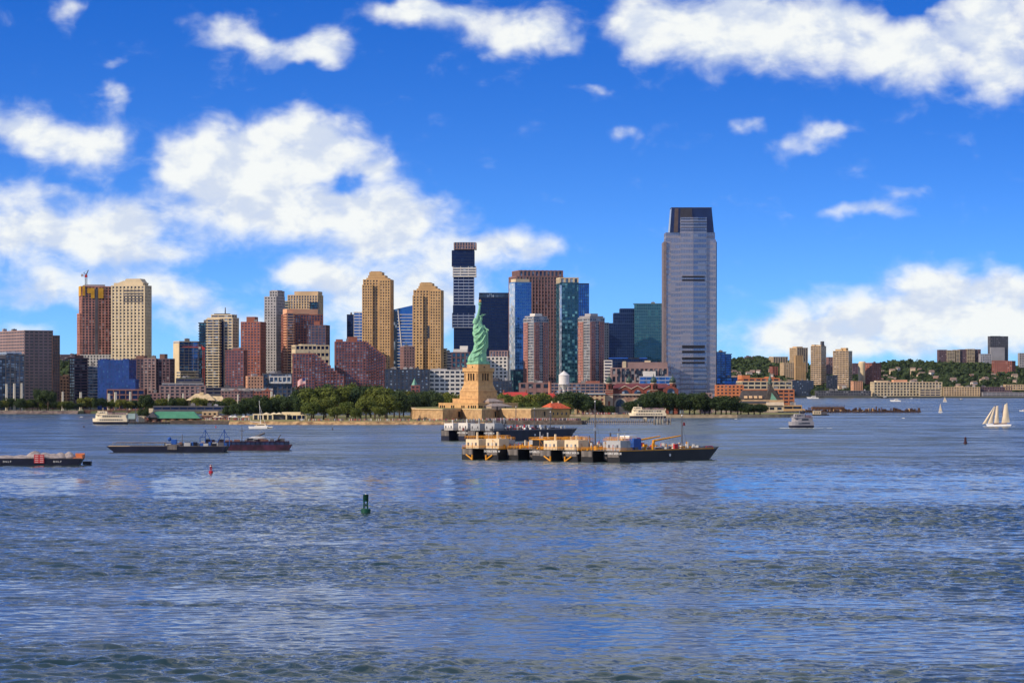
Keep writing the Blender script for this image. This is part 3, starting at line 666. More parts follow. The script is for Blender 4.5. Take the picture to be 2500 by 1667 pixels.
building('low_block', 'tiny copper spired red gatehouse in front of the white office', 2990, 0, (1004,1024), 943, BRICKP, GW, 'grid', dep=8, units=0)
r_ = BUILT['tiny copper spired red gatehouse in front of the white office']
MB().lathe(-1, 4, [(3.6, PZ(943,2990)-2), (.1, PZ(924,2990)-2)], 4).build('spire', mat('verdigris', (.16,.36,.27), .6), r_)
building('beige_slab', 'pale grey banded sliver building right of the shorter tan tower', 3560, 0, (1082,1106), 862, OFFW, GN, 'band', dep=20, units=1)
building('tan_slab', 'thin cream balcony slab edge behind the shorter tan tower', 3540, 0, (1078,1089), 853, CREAM, GWW, 'deck', dep=18, units=0)
# stacked tower
D = 3620; s_ = S(D); t = thing('stacked_tower', 'slim tower of shifted dark glass boxes with white lined sections', 'building', (PX(1132, D), D, 2.3))
for (x0, x1, y0, y1, m, gl, st, dy) in ((1108,1158,905,800,DALU,GN,'curtain',0),(1104,1158,800,764,ALU,GN,'bandthin',-2),(1106,1160,764,745,DALU,GN,'curtain',-1),(1107,1157,745,676,ALU,GN,'bandthin',0),(1106,1162,676,650,OFFW,GC,'band',-2.5),(1103,1158,650,611,DALU,GN,'curtain',.5),(1109,1162,609,592,MAUVE,GC,'piers',-1.5)):
    block(t, ((x0-1132)*s_, (x1-1132)*s_, dy, dy + 26), PZ(y0, D) - 2.3, PZ(y1, D) - 2.3 - .3, m, gl, ST[st], 'stacked_box', cap=False)
    MB().box((x0-1132)*s_ + .3, (x1-1132)*s_ - .3, dy + .3, dy + 25.7, PZ(y1, D) - 2.65, PZ(y1, D) - 2.2).build('transfer_slab', DALU, t)
MB().box((1110-1132)*s_, (1157-1132)*s_, 1, 25, PZ(613, D) - 2.3, PZ(607, D) - 2.3).build('recessed_neck', DGREY, t)
building('navy_tower', 'broad navy glass tower directly behind the statue', 3760, 0, (1169,1244), 728, DALU, GN, (3.9,3.0,.14,.08,.1,.14), dep=40, units=2, tops=((.01,.99,.02,.98,717,DALU,GC,'curtainv','crown'),))
building('plum_block', 'plum block with teal glass strips under a white cap left of the statue', 3330, 0, (1103,1168), 862, PURP, GT, (6,5.5,.20,.35,.3,.5), dep=24, units=0, tops=((.05,.58,.1,.8,852,OFFW),(.3,.6,.2,.7,844,OFFW)))
building('grey_office', 'pale grey office with a ribbed top right of the pedestal', 3350, -4, (1189,1238,1243), 873, OFFW, GW, (4.2,4.8,.42,.42,.35,.5), units=1, tops=((.13,1,.15,.9,858,MAUVE,GC,'piers','ribbed_attic'),))
building('low_navy_block', 'low navy block behind the trees right of the pedestal', 3200, 0, (1186,1250), 932, NAVYW, GC, 'grid', dep=18, units=4)
# the crowned granite tower
r_, fp_, z_ = building('granite_tower', 'massive rose granite tower with a toothed crown behind the blue glass wing', 3580, 12, (1240,1262,1374), 676, ROSE, GW, (4.3,4.0,.34,.46,.4,.8), dep=46, units=0, tops=((.06,1.0,.05,.9,662,ROSE,GC,(12,5.0,.08,.42,.3,1.0),'crown'),))
for k in range(10):
    u = fp_[0] + (fp_[1]-fp_[0]) * (.08 + .9 * k / 9.6)
    MB().box(u, u + 2.2, fp_[2] + 1.2, fp_[2] + 3.2, PZ(662, 3580) - 2.3, PZ(659, 3580) - 2.3).build('merlon', ROSE, r_)
r_, fp_, z_ = building('blue_glass_tower', 'bright blue glass tower with beige cap before the rose granite tower', 3480, 20, (1244,1258,1297), 691, mat('blue_frame', (.10,.26,.52), .35, metal=.4), GB, 'curtain', units=0, tops=((.05,.9,.05,.9,681,CREAM,None,None,'cap'),), subs=(dict(xs=(1246,1254,1300), yt=905, dy=-4, wall=DALU, gl=GT, st='curtain', name='podium_wall'),))
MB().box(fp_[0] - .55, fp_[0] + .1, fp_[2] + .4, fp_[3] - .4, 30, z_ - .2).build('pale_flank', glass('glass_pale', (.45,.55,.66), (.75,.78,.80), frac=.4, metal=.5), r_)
r_, fp_, z_ = building('teal_glass_tower', 'teal and blue glass tower with beige cap beside the rose granite tower', 3470, 8, (1362,1368,1412), 692, mat('teal_frame', (.04,.12,.18), .4, metal=.4), GT, (3.7,4.2,.22,.12,.2,.3), dep=32, units=0, tops=((0,1,.02,.9,680,CREAM,GC,(9,6,.1,.4,.3,.5),'cap'),), subs=(dict(xs=(1408,1412,1438), yt=694, dy=3, dep=26, wall=DALU, gl=GB, st='curtainv', name='blue_wing'),))
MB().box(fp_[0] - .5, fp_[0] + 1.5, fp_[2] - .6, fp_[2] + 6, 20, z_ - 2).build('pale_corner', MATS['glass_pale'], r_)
for (x0, xc, x1, y, lab, cap) in ((1279,1303,1339,780,'pink and slate apartment tower with white cap before the rose granite tower',OFFW),(1413,1440,1476,778,'pink and slate apartment tower with tan cap before the blue glass blocks',GREY)):
    r_, fp_, z_ = building('apartment_tower', lab, 3350, 30, (x0, xc, x1), y, GREY, GC, (3.3,3.4,.34,.20,.3,.4), units=0, tops=((.05,.95,.05,.95,774,GREY,GC,'bandthin','upper_storey'),(.25,.75,.25,.75,765,cap)))
    w_ = fp_[1] - fp_[0]; d_ = fp_[3] - fp_[2]
    for (a, c) in ((.06,.34),(.64,.94)): block(r_, (fp_[0] + w_*a, fp_[0] + w_*c, fp_[2] - .8, fp_[2] + 1), 0, z_ - 5, mat('pink_brick', (.40,.19,.16), .85), GC, (3.3,3.2,.50,.52,.25,.35), 'brick_bay')
    block(r_, (fp_[0] - .8, fp_[0] + 1, fp_[2] + d_*.55, fp_[2] + d_*.95), 0, z_ - 5, mat('pink_brick', (0,0,0)), GC, (3.3,3.2,.50,.52,.25,.35), 'brick_bay')
building('grey_sliver', 'pale grey slab edge beside the blue stepped glass blocks', 3650, 0, (1474,1486), 790, GREY, GW, 'fine', dep=20, units=0)
r_, fp_, z_ = building('stepped_glass_block', 'dark blue gridded glass block stepping up towards the green glass block', 3720, 0, (1482,1560), 791, mat('steel_blue_frame', (.05,.09,.20), .4, metal=.4), GN, (3.8,2.8,.18,.14,.15,.22), dep=40, units=0,
         tops=((.22,1,.05,.95,766,MATS['steel_blue_frame'],GN,(3.8,2.8,.18,.14,.15,.22),'middle_storeys'),(.42,1,.1,.95,755,MATS['steel_blue_frame'],GN,(3.8,2.8,.18,.14,.15,.22),'upper_storeys',765)))
building('green_glass_block', 'green gridded glass block beside the tallest silver tower', 3700, -4, (1549,1618,1625), 743, mat('green_frame', (.10,.20,.22), .4, metal=.4), glass('glass_green', (.015,.09,.14), (.05,.20,.26), frac=.2, metal=.5, wob=.03), (3.8,2.8,.2,.14,.15,.22), dep=36, units=1, tops=((-.05,1,.1,.9,741,MATS['green_frame']),))
building('arcaded_building', 'grey stone building with a row of arched windows before the glass blocks', 3260, 0, (1493,1630), 900, MAUVE, GW, (9.5,5.4,.30,.36,.4,.6), dep=24, units=0, tops=((.2,1,.15,.9,884,MAUVE),(.2,.26,.1,.2,882,CREAM),(.6,.7,.3,.6,880,CREAM)))
r_ = BUILT['grey stone building with a row of arched windows before the glass blocks']; zz_ = PZ(903, 3260) - 2.3
for k in range(14):
    x = (1512 + k*8.2 - 1561.5) * S(3260); pts = [(x - 1.5, zz_ - 8), (x + 1.5, zz_ - 8)] + [(x + 1.5*math.cos(a*math.pi/8), zz_ - 2 + 1.5*math.sin(a*math.pi/8)) for a in range(9)]
    b = MB(); b.loft([[(p[0], -.78, p[1]) for p in pts], [(p[0], -.5, p[1]) for p in pts]]); b.build('arched_window', GW, r_)
building('blue_roof_block', 'low navy block with a bright blue roof edge behind the arcaded building', 3330, 0, (1486,1580), 876, NAVYW, GN, 'curtain', dep=24, units=0, tops=((0,.5,-.02,.6,873,mat('blue_roof', (.03,.13,.55), .5)),(.8,1.0,-.02,.6,873,mat('blue_roof', (.03,.13,.55)))))
building('white_slab', 'white banded low slab at the foot of the pink tower with tan cap', 3290, 0, (1476,1494), 882, OFFW, GN, 'band', dep=14, units=0)
building('waterfront_apartments', 'long low blue grey waterfront apartments behind the water tower', 3170, 0, (1342,1484), 938, MAUVE, GC, (3.6,5.0,.34,.14,.4,.5), dep=18, units=5, tops=((.62,.86,.1,.9,930,BRICK),))
building('pink_podium', 'low rose podium building with two pylons behind the red roofs', 3190, 0, (1268,1342), 937, ROSE, GW, (8,8,.5,.4,.4,.6), dep=18, units=2, tops=((.28,.46,-.05,.4,932,ROSE),))
building('white_box', 'pale blue glass pavilion with white roof box before the arcaded building', 3130, 0, (1562,1640), 921, ALU, GB, 'bandthin', dep=14, units=0, tops=((.12,.5,.2,.8,906,OFFW),))

# ---- the tallest tower
LOUV = mat('black_louvre', (.012,.013,.022), .6, var=.1)
D = 3420; s_ = S(D); t = thing('silver_tower', 'tallest silver glass tower with tapered dark top and louvre strips', 'building', (PX(1686, D), D, 2.3)); X = lambda p: (p - 1686) * s_
Zr = lambda y: PZ(y, D) - 2.3
SF = mat('silver_frame', (.34,.33,.38), .4, metal=.5, var=.05)
gst = (6.4,3.0,.40,.06,.14,.10)
DD = 46
prof = [(2.3, 1620, 1750), (672, 1620.5, 1750), (609, 1623, 1748.5), (567, 1625, 1746), (566.5, 1627, 1744)]
block(t, (X(1621), X(1749.5), 3, DD), 0, Zr(672), SF, GS, gst, 'shaft_wall', cap=False)
block(t, (X(1623.5), X(1748), 3.6, DD - .6), Zr(672) + .05, Zr(609), SF, GS, gst, 'shaft_wall', cap=False)
block(t, (X(1626), X(1746), 4.2, DD - 1.2), Zr(609) + .05, Zr(567), SF, GS, gst, 'shaft_wall', cap=False)
block(t, (X(1638), X(1748), 0, 6), 0, Zr(585), SF, GS, gst, 'front_bay', cap=False)
block(t, (X(1661), X(1692), -2.2, 6), 0, Zr(531), SF, GS, gst, 'centre_bay', cap=False)
block(t, (X(1692) + .3, X(1725), -2.1, 6), 0, Zr(531), mat('blue_silver_frame', (.20,.24,.33), .4, metal=.5, var=.05), glass('glass_silver_blue', (.13,.18,.29), (.24,.30,.42), fh=4.2, bw=9, frac=.25, metal=.75, rough=.16, wob=.02), gst, 'centre_bay', cap=False)
for sx_ in (0, 1):                                        # dark stone flank piers
    MB().box(X((1620.2, 1746)[sx_]), X((1627, 1750.3)[sx_]), 1.8, DD - 2, 0, Zr(590)).build('flank_pier', mat('flank_stone', (.20,.16,.17), .6) if sx_ == 0 else DALU, t)
b = MB(); b.loft([[(X(1635.5),2,Zr(567)),(X(1743.5),2,Zr(567)),(X(1743.5),DD-3,Zr(567)),(X(1635.5),DD-3,Zr(567))], [(X(1640),4,Zr(507)),(X(1738),4,Zr(507)),(X(1738),DD-8,Zr(507)),(X(1640),DD-8,Zr(507))]])
b.build('tapered_crown', mat('crown_navy', (.010,.030,.11), .12, metal=.5, var=.15, scale=.05, spec=.5), t)
b = MB(); b.loft([[(X(1645),.9,Zr(567)),(X(1655),.9,Zr(567)),(X(1655),5,Zr(567)),(X(1645),5,Zr(567))], [(X(1648),3.2,Zr(509)),(X(1657),3.2,Zr(509)),(X(1657),6,Zr(509)),(X(1648),6,Zr(509))]]); b.build('crown_pier', mat('crown_bronze', (.10,.075,.075), .5), t)
b = MB(); b.loft([[(X(1660),.9,Zr(531)),(X(1690),.9,Zr(531)),(X(1690),4,Zr(531)),(X(1660),4,Zr(531))], [(X(1662),2.6,Zr(509)),(X(1690),2.6,Zr(509)),(X(1690),6,Zr(509)),(X(1662),6,Zr(509))]]); b.build('crown_panel', mat('crown_dark', (.035,.035,.05), .5), t)
MB().box(X(1640) - .3, X(1738) + .3, 3.7, DD - 7.7, Zr(507), Zr(506)).build('roof_slab', DGREY, t)
for y0, y1 in ((674,678),(682,686),(843,850),(856,862),(872,878),(883,888),(896,897),(906,907),(916,917),(926,927),(937,938),(948,949)):
    w0, w1 = ((1665,1720) if y1 - y0 > 1 else (1660,1726))
    MB().box(X(w0), X(w1), -2.75, -2.3, Zr(y1), Zr(y0)).build('louvre_band', LOUV, t)
for k, yy in enumerate((534, 541, 548, 555, 562)): MB().box(X(1662), X(1725), -2.6, -2.25, Zr(yy + 1.2), Zr(yy)).build('louvre_band', LOUV, t)

# ---- right: terminal quarter
OBR = (3.6,4.2,.52,.48,.3,.4)
building('orange_brick_block', 'low orange brick block right of the tallest silver tower', 3180, 0, (1749,1815), 942, ORANGE, GW, OBR, dep=20, units=1)
r_, fp_, z_ = building('orange_brick_block', 'large orange brick block with cream bands behind the spired terminal', 3260, 8, (1806,1812,1940), 953, ORANGE, GW, (4,6,.46,.2,.4,.5), dep=30, units=0,
         tops=((0,.96,.02,.95,933,CREAM,GW,(5,7,.42,.14,.4,.5),'banded_storey'),(.02,.72,.05,.9,925,ORANGE,GW,(5,7,.5,.2,.4,.5),'upper_storey',933),(.0,.16,.1,.8,916,ORANGE,None,None,'penthouse',926),(.52,.64,.1,.8,920,ORANGE,None,None,'penthouse',926)))
building('blue_pair', 'pale blue glass pair of slabs behind the orange brick blocks', 3900, 0, (1749,1771), 861, DALU, GB, 'deck', dep=22, units=1, subs=(dict(xs=(1771,1785), yt=866, dy=3, dep=20),))
building('low_glass_row', 'long low blue glass podium at the foot of the blue slab pair', 3800, 0, (1750,1812), 923, DALU, GB, 'bandthin', dep=20, units=1)
# spired terminal
D = 2960; s_ = S(D); t = thing('terminal_hall', 'old terminal hall with steep slate roof and slim copper spire', 'building', (PX(1855, D), D, 2.4)); X = lambda p: (p - 1855) * s_; Zr = lambda y: PZ(y, D) - 2.4
SL = mat('slate_roof', (.075,.065,.06), .7, var=.2, scale=.3); TW = mat('terminal_stone', (.60,.40,.22), .8)
MB().box(X(1808), X(1905), 0, 24, 0, Zr(976)).build('wall', TW, t)
MB().gable(X(1808), X(1905), 0, 24, Zr(977), Zr(953), .8, 3).build('roof', SL, t)
MB().box(X(1800), X(1912), -7, 0, Zr(988), Zr(976)).build('porch', TW, t)
MB().box(X(1804), X(1876), -7.6, -6.8, Zr(984), Zr(979)).build('porch_opening', DGREY, t)
b = MB(); gx0, gx1, gx = X(1868), X(1906), X(1881)
b.v += [(gx0,-3,Zr(976)),(gx1,-3,Zr(976)),(gx,-3,Zr(938)),(gx0,14,Zr(976)),(gx1,14,Zr(976)),(gx,14,Zr(938))]; b.f += [(0,1,2),(5,4,3),(0,3,4,1),(1,4,5,2),(2,5,3,0)]; b.build('steep_gable', SL, t)
b = MB(); b.v += [(gx0+5,-3.4,Zr(976)),(gx1-4,-3.4,Zr(976)),(gx+1,-3.4,Zr(958)),(gx0+5,-2.9,Zr(976)),(gx1-4,-2.9,Zr(976)),(gx+1,-2.9,Zr(958))]; b.f += [(0,1,2),(5,4,3),(0,3,4,1),(1,4,5,2),(2,5,3,0)]; b.build('gable_panel', mat('verdigris', (.16,.36,.27), .6), t)
MB().lathe(gx, 6, [(2.0,Zr(940)),(1.6,Zr(930)),(2.2,Zr(928)),(1.1,Zr(922)),(.1,Zr(909))], 8).build('spire', mat('dark_copper', (.07,.13,.11), .6), t)
MB().lathe(gx, 6, [(2.4,Zr(942)),(2.4,Zr(937))], 8).build('lantern', SL, t)
for k in range(4):
    dx = X(1817 + k * 12); MB().gable(dx, dx + 3.4, 0, 6, Zr(972), Zr(966)).build('dormer', TW, t)
building('white_shed', 'low cream ferry shed with a pitched metal roof before the terminal hall', 2880, 0, (1876,1912), 994, CREAM, GW, (4,6,.4,.4,.3,.4), dep=14, units=0)
r_ = BUILT['low cream ferry shed with a pitched metal roof before the terminal hall']; MB().gable(-8, 7.6, -1, 15, 6.2, 9.5, .8).build('roof', mat('cream_metal_roof', (.58,.46,.30), .5), r_)
building('long_shed', 'low sunlit shed row along the terminal spit', 2905, 0, (1914,1957), 992, TAN, GW, 'band', dep=10, units=2)

# ---- far right, on and below the hill
def far(name, label, D, th, xs, yt, wall, gl, st, **k):
    base = k.pop('base', None)
    if base is None: base = max(2.4, H_R((xs[0] + xs[-1]) / 2, D) - 6) if D > 5720 else 2.4
    return building(name, label, D, th, xs, yt, wall, gl, st, base=base, **k)
FST = (4.2,5,.44,.40,.4,.55)
far('hill_slab', 'brown slab block on the hill crest left of the tan far towers', 6500, 20, (1880,1888,1924), 872, TAN2, GW, (4,6,.1,.5,.3,.6), units=0)
far('far_tower', 'dark finned tan tower behind the bare tan slab on the hill', 6250, 24, (1932,1946,1972), 850, TAN2, GW, (4,5,.2,.4,.4,1.0), units=0, tops=((.1,.7,.2,.8,846,TAN),))
far('far_slab', 'bare tan slab with narrow windows below the finned far tower', 6050, 14, (1940,1942,1960), 869, TAN, GW, (4.4,4.5,.5,.6,.2,.35), units=0, subs=(dict(xs=(1958,1960,1968), yt=886, dy=4),))
far('far_tower', 'tallest tan far tower with white banding and a dark chimney', 5950, -26, (1981,2004,2020), 846, TAN2, GW, (4.2,6,.46,.10,.5,.4), units=0, tops=((.0,.3,.1,.9,841,TAN2),(.45,.95,.1,.9,842,TAN2),(.8,.98,.3,.7,833,DGREY)))
far('far_tower', 'broad tan far tower with white banding and tan cap', 5900, -26, (2036,2071,2083), 858, TAN2, GW, (4.2,6,.46,.10,.5,.4), units=0, tops=((.12,.55,.1,.9,852,TAN2),(.45,.8,.2,.8,849,TAN)))
far('far_block', 'rose block between the two banded far towers', 6300, 10, (2019,2023,2037), 873, ROSE, GW, FST, units=0)
far('far_block', 'plum slab right of the broad banded far tower', 6250, 0, (2082,2099), 888, PURP, GW, FST, units=0, dep=20)
D = 6000; t = thing('round_tower', 'smooth beige round ended block beside the broad far tower', 'building', (PX(2107, D), D + 14, 6)); z1 = PZ(882, D) - 6
b = MB(); rr = [[(8.2*math.cos(a*math.pi/8)*1.0, 12*math.sin(a*math.pi/8), z) for a in range(16)] for z in (0, z1 - 3)] + [[(6*math.cos(a*math.pi/8), 9*math.sin(a*math.pi/8), z1) for a in range(16)]]; b.loft(rr); b.build('wall', CREAM, t)
for k in range(8): MB().box(-8.35, 8.35, -2, 2, 6 + k*(z1-12)/8, 6.9 + k*(z1-12)/8).build('floor_line', GREY, t)
far('far_block', 'brick slab with dark shaded flank right of the beige round block', 5950, 30, (2116,2129,2152), 887, BRICK, GW, FST, units=1)
far('far_block', 'tiny dark block on the hill crest right of the brick slab', 6800, 0, (2165,2177), 887, DGREY, GW, FST, units=0, dep=14)
far('far_block', 'plum tower on the hill left of the tan far towers', 6700, 0, (1819,1838), 872, PURP, GW, FST, units=0, dep=16, tops=((.2,.5,.2,.8,868,PURP),))
far('far_block', 'brick housing block on the hillside behind the spired terminal', 6200, 12, (1861,1886,1899), 896, BRICK, GW, FST, units=0, dep=20)
far('far_block', 'sunlit tan block stepping along the hillside below the bare slab', 6150, 10, (1908,1914,1941), 887, TAN2, GW, FST, units=0)
far('far_block', 'low navy slab between the far towers and the shore', 5800, 0, (2021,2044), 918, NAVYW, GW, FST, units=0, dep=24)
far('far_block', 'low navy apartments behind the large orange brick block', 5760, 0, (1928,1986), 930, NAVYW, GC, FST, units=2, dep=24)
far('far_block', 'small pink block by the far shore under the broad far tower', 5740, 12, (2080,2084,2106), 932, PEACH, GW, FST, units=0)
# hill top slabs
r_, fp_, z_ = far('hill_slab_row', 'row of joined dark and cream slabs on the hill top', 6750, 0, (2293,2312), 855, PURP, GW, FST, units=0, dep=30)
for (x0, x1, m, dy, y) in ((2312,2330,CREAM,-4,856),(2330,2334,PURP,0,855),(2334,2342,CREAM,-3,855),(2342,2361,PURP,0,854),(2361,2378,CREAM,-4,853),(2378,2394,PURP,0,854)):
    block(r_, footprint(6750, 0, 2302.5, (x0, x1), dy, 26), 0, PZ(y, 6750) - r_.location.z, m, GW, ST['deck'] if m is CREAM else FST, 'slab_wall')
far('hill_tower', 'dark square tower with a blank grey wall on the hill top', 6700, 10, (2415,2418,2462), 822, DGREY, GW, FST, units=0, tops=((.1,.6,.2,.8,820,DGREY),))
r_ = BUILT['dark square tower with a blank grey wall on the hill top']; zb_ = r_.location.z
MB().box(-1, 34, -3, 1, PZ(880, 6700) - zb_, PZ(848, 6700) - zb_).build('blank_wall', GREY, r_)
far('far_block', 'slate block between the hill top slabs and the dark square tower', 6650, 0, (2394,2420), 865, GREY, GC, FST, units=0, dep=24)
far('far_block', 'pink brick block below the dark square tower', 6350, -20, (2425,2470,2487), 882, BRICK, GW, FST, units=0)
far('far_block', 'grey tower on the hill top right of the dark square tower', 6700, 0, (2489,2512), 863, GREY, GW, FST, units=0, dep=20)
# far shore row
far('shore_warehouse', 'long cream warehouse apartments on the far shore under the wooded hill', 5680, 6, (2128,2134,2302), 934, CREAM, GW, (5.5,6.5,.34,.34,.5,.8), dep=30, units=5, tops=((.04,.22,.2,.8,929,CREAM),(.30,.5,.2,.8,927,PEACH),(.05,.95,.05,.9,932,PEACH)), base=2.6)
far('shore_deck', 'low cream parking deck before the far shore warehouse', 5650, 0, (2246,2296), 951, CREAM, GN, (4.2,9,.4,.1,.5,.4), dep=14, units=0, base=2.6)
far('shore_row', 'low tan apartment row on the far shore right of the warehouse', 5690, 0, (2304,2392), 946, TAN2, GW, FST, dep=24, units=4, base=2.6, tops=((.35,.55,.1,.9,942,TAN2),))
far('shore_row', 'plum apartment row on the far shore between tan rows', 5700, 0, (2392,2470), 946, PURP, GW, FST, dep=24, units=4, base=2.6)
far('shore_row', 'sunlit tan warehouse on the far shore at the foot of the wooded slope', 5700, 0, (2455,2600), 940, TAN2, GW, FST, dep=24, units=2, base=2.6, yb=952)
far('shore_pier_shed', 'long grey pier shed at the far shore waterline', 5640, 0, (2400,2540), 959, GREY, GN, 'band', dep=14, units=0, base=2.0)
far('shore_row', 'long dim shed row on the far shore left of the warehouse', 5670, 0, (1992,2126), 955, DGREY, GW, FST, dep=16, units=5, base=2.6)
rnd = random.Random(11)
HW = [mat('house_white', (.70,.66,.60), .8), mat('house_cream', (.66,.52,.36), .8), mat('house_rose', (.50,.28,.22), .8)]
M_HR = mat('house_roof', (.24,.17,.14), .85)
n_h = 0
for (x0, x1, D0, D1, n) in ((1785,1885,6000,6300,14),(2150,2290,5950,6350,16),(2290,2480,5900,6250,14),(1990,2090,5850,6000,6),(1880,1980,5850,6000,5)):
    for k in range(n):
        px, D = rnd.uniform(x0, x1), rnd.uniform(D0, D1); z = H_R(px, D) + 6.0
        w_, d_, h_ = rnd.uniform(7, 14), rnd.uniform(8, 11), rnd.uniform(7, 11)
        t = thing('hillside_house', 'small %s pitched roof house among the trees of the far hill' % ('white', 'cream', 'rose')[n_h % 3], 'house', (PX(px, D), D, z), rnd.uniform(-.5, .6), 'houses on the far hill')
        hw_ = MB().box(-w_/2, w_/2, 0, d_, -9, h_).build('wall', HW[n_h % 3], t); MB().gable(-w_/2, w_/2, 0, d_, h_ - .02, h_ + 3, .5).build('roof', M_HR, t)
        for q in range(3): MB().box(-w_/2 + w_*(q+.5)/3 - .7, -w_/2 + w_*(q+.5)/3 + .7, -.12, .1, h_*.45, h_*.45 + 2).build('window', GW, hw_)
        n_h += 1

# ------------------------------------------------------------------ statue, pedestal and star fort
PD = 2318.0; PS = S(PD); CXP = 1168.0
GRAN = mat('warm_granite', (.60,.37,.16), .85, var=.16, scale=.35, bump=.5, col2=(.44,.26,.12))
FORTS = mat('fort_masonry', (.50,.33,.17), .9, var=.22, scale=.3, bump=.9, col2=(.30,.19,.10))
COPING = mat('pale_coping', (.62,.46,.27), .85, var=.1)
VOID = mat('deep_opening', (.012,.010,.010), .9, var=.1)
ZB = PZ(1023, 2255)                                       # ground at the fort
pr = thing('pedestal', 'stepped granite pedestal with pillared openings carrying the green statue', 'pedestal', (PX(CXP, PD), PD, ZB), R(45))
def sq(h, z0, h2, z1, name, m=GRAN):                       # square tier by its half diagonal in pixels
    a, c = h * PS / math.sqrt(2), h2 * PS / math.sqrt(2)
    b = MB(); b.loft([[(-a,-a,z0),(a,-a,z0),(a,a,z0),(-a,a,z0)], [(-c,-c,z1),(c,-c,z1),(c,c,z1),(-c,c,z1)]])
    return b.build(name, m, pr)
Zp = lambda y: PZ(y, PD) - ZB
for (h, y0, h2, y1, nm) in ((97,1024,97,984,'lower_terrace'),(98,984.5,98,983,'terrace_ledge'),(63,983.2,63,973.5,'upper_terrace'),(64,973.8,64,972.6,'terrace_ledge'),
        (46,973,45,955,'base_course'),(46.4,955,46.4,953.5,'moulding'),(44,953.6,42,951,'base_course'),(42,951,37,941,'flared_course'),(37.4,941.2,37.4,940,'moulding'),
        (36,940.2,35.3,930,'shaft'),(36.2,930,36.2,929,'moulding'),(39.5,907.5,39.5,906,'cornice'),(39,906.1,39,899,'balcony_parapet'),(40,899.2,40,898,'cornice'),(28.5,898.5,28,889,'attic')):
    sq(h, Zp(y0), h2, Zp(y1), nm)
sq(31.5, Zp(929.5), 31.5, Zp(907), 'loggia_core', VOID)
for q in range(4):                                        # loggia: corner piers and pillars, each its own piece
    an = q * math.pi / 2; u = (math.cos(an), math.sin(an)); n = (math.sin(an), -math.cos(an)); a = 35.2 * PS / math.sqrt(2)
    o = (-u[0]*a + n[0]*a, -u[1]*a + n[1]*a); L = 2 * a
    for (f0, f1) in ((0,.27),(.38,.435),(.555,.61),(.73,1)):
        MB().obox(o, u, n, L*f0 + (.02 if q % 2 else 0), L*f1 - (.02 if q % 2 else 0), -2.4, 0, Zp(929), Zp(909)).build('pillar', GRAN, pr)
    MB().obox(o, u, n, .03 * (q % 2 + 1), L - .03 * (q % 2 + 1), -2.3, .12, Zp(911.5), Zp(906.5)).build('lintel', GRAN, pr)
    for k in range(9):                                    # studs round the flare and the base
        MB().obox(o, u, n, L*(k+.3)/9, L*(k+.75)/9, -.2, 1.7, Zp(950), Zp(948.4)).build('stud', GRAN, pr)
        MB().obox(o, u, n, L*(k+.3)/9, L*(k+.75)/9, -.2, 2.5, Zp(958.6), Zp(957)).build('stud', GRAN, pr)
    ab = 45.4 * PS / math.sqrt(2); ob = (-u[0]*ab + n[0]*ab, -u[1]*ab + n[1]*ab)
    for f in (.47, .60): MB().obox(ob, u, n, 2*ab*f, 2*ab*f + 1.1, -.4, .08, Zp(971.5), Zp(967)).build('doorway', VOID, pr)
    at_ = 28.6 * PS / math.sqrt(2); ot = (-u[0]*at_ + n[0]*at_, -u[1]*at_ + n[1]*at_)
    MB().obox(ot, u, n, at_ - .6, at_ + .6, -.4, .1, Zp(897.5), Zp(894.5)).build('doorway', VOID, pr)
al = 97 * PS / math.sqrt(2)
for side, (o, u, n) in enumerate((((-al, al), (0, -1), (-1, 0)), ((-al, -al), (1, 0), (0, -1)))):
    for f in ((.03,.08,.13,.32,.37,.58,.63,.75,.82,.87,.92) if side == 0 else (.03,.08,.36,.70)):
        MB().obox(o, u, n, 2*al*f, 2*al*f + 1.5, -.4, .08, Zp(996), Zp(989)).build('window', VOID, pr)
# stair wings on the shaded side: two hip roofed wings
GRYW = mat('grey_wing_stone', (.42,.33,.27), .85, var=.1)
WRF = mat('grey_wing_roof', (.34,.28,.25), .8)
for (hd, u0, u1, dp, zb, zt, zr) in ((63,.22,.74,6,985,980,972.4),(97,.16,.66,8,1000,990.5,983.6)):
    aa = hd * PS / math.sqrt(2); x0, x1 = -aa + 2*aa*u0, -aa + 2*aa*u1; W = x1 - x0
    MB().box(x0, x1, -aa - dp, -aa + 1, Zp(zb), Zp(zt)).build('stair_wing', GRYW, pr)
    MB().gable(x0, x1, -aa - dp, -aa + 4, Zp(zt) - .02, Zp(zr), .5, W*.3).build('wing_roof', WRF, pr)
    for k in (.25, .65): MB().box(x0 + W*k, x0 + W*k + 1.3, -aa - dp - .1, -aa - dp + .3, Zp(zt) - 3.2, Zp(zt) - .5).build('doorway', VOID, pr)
# star fort
ft = thing('star_fort', 'low star shaped stone fort wall around the pedestal', 'fort', (PX(CXP, 2255), 2255, ZB))
STAR = [(1006,48),(1029,26),(1081,8),(1126,40),(1176,0),(1213,40),(1295,10),(1333,46),(1345,150),(1290,200),(1168,215),(1050,200),(1000,150)]
FP2 = [((p - CXP) * S(2255 + d), d) for p, d in STAR]; zt = PZ(998, 2255) - ZB
def ins(poly, k):
    cx = sum(p[0] for p in poly)/len(poly); cy = sum(p[1] for p in poly)/len(poly)
    return [(cx + (p[0]-cx)*k, cy + (p[1]-cy)*k) for p in poly]
b = MB(); b.prism(ins(FP2, 1.012), -.6, zt - .9, FP2); b.build('rampart', FORTS, ft)
MB().prism(ins(FP2, 1.012), zt - .9, zt).build('coping', COPING, ft)
MB().prism(ins(FP2, .95), zt - .1, zt + .25).build('terreplein', M_GRASS, ft)
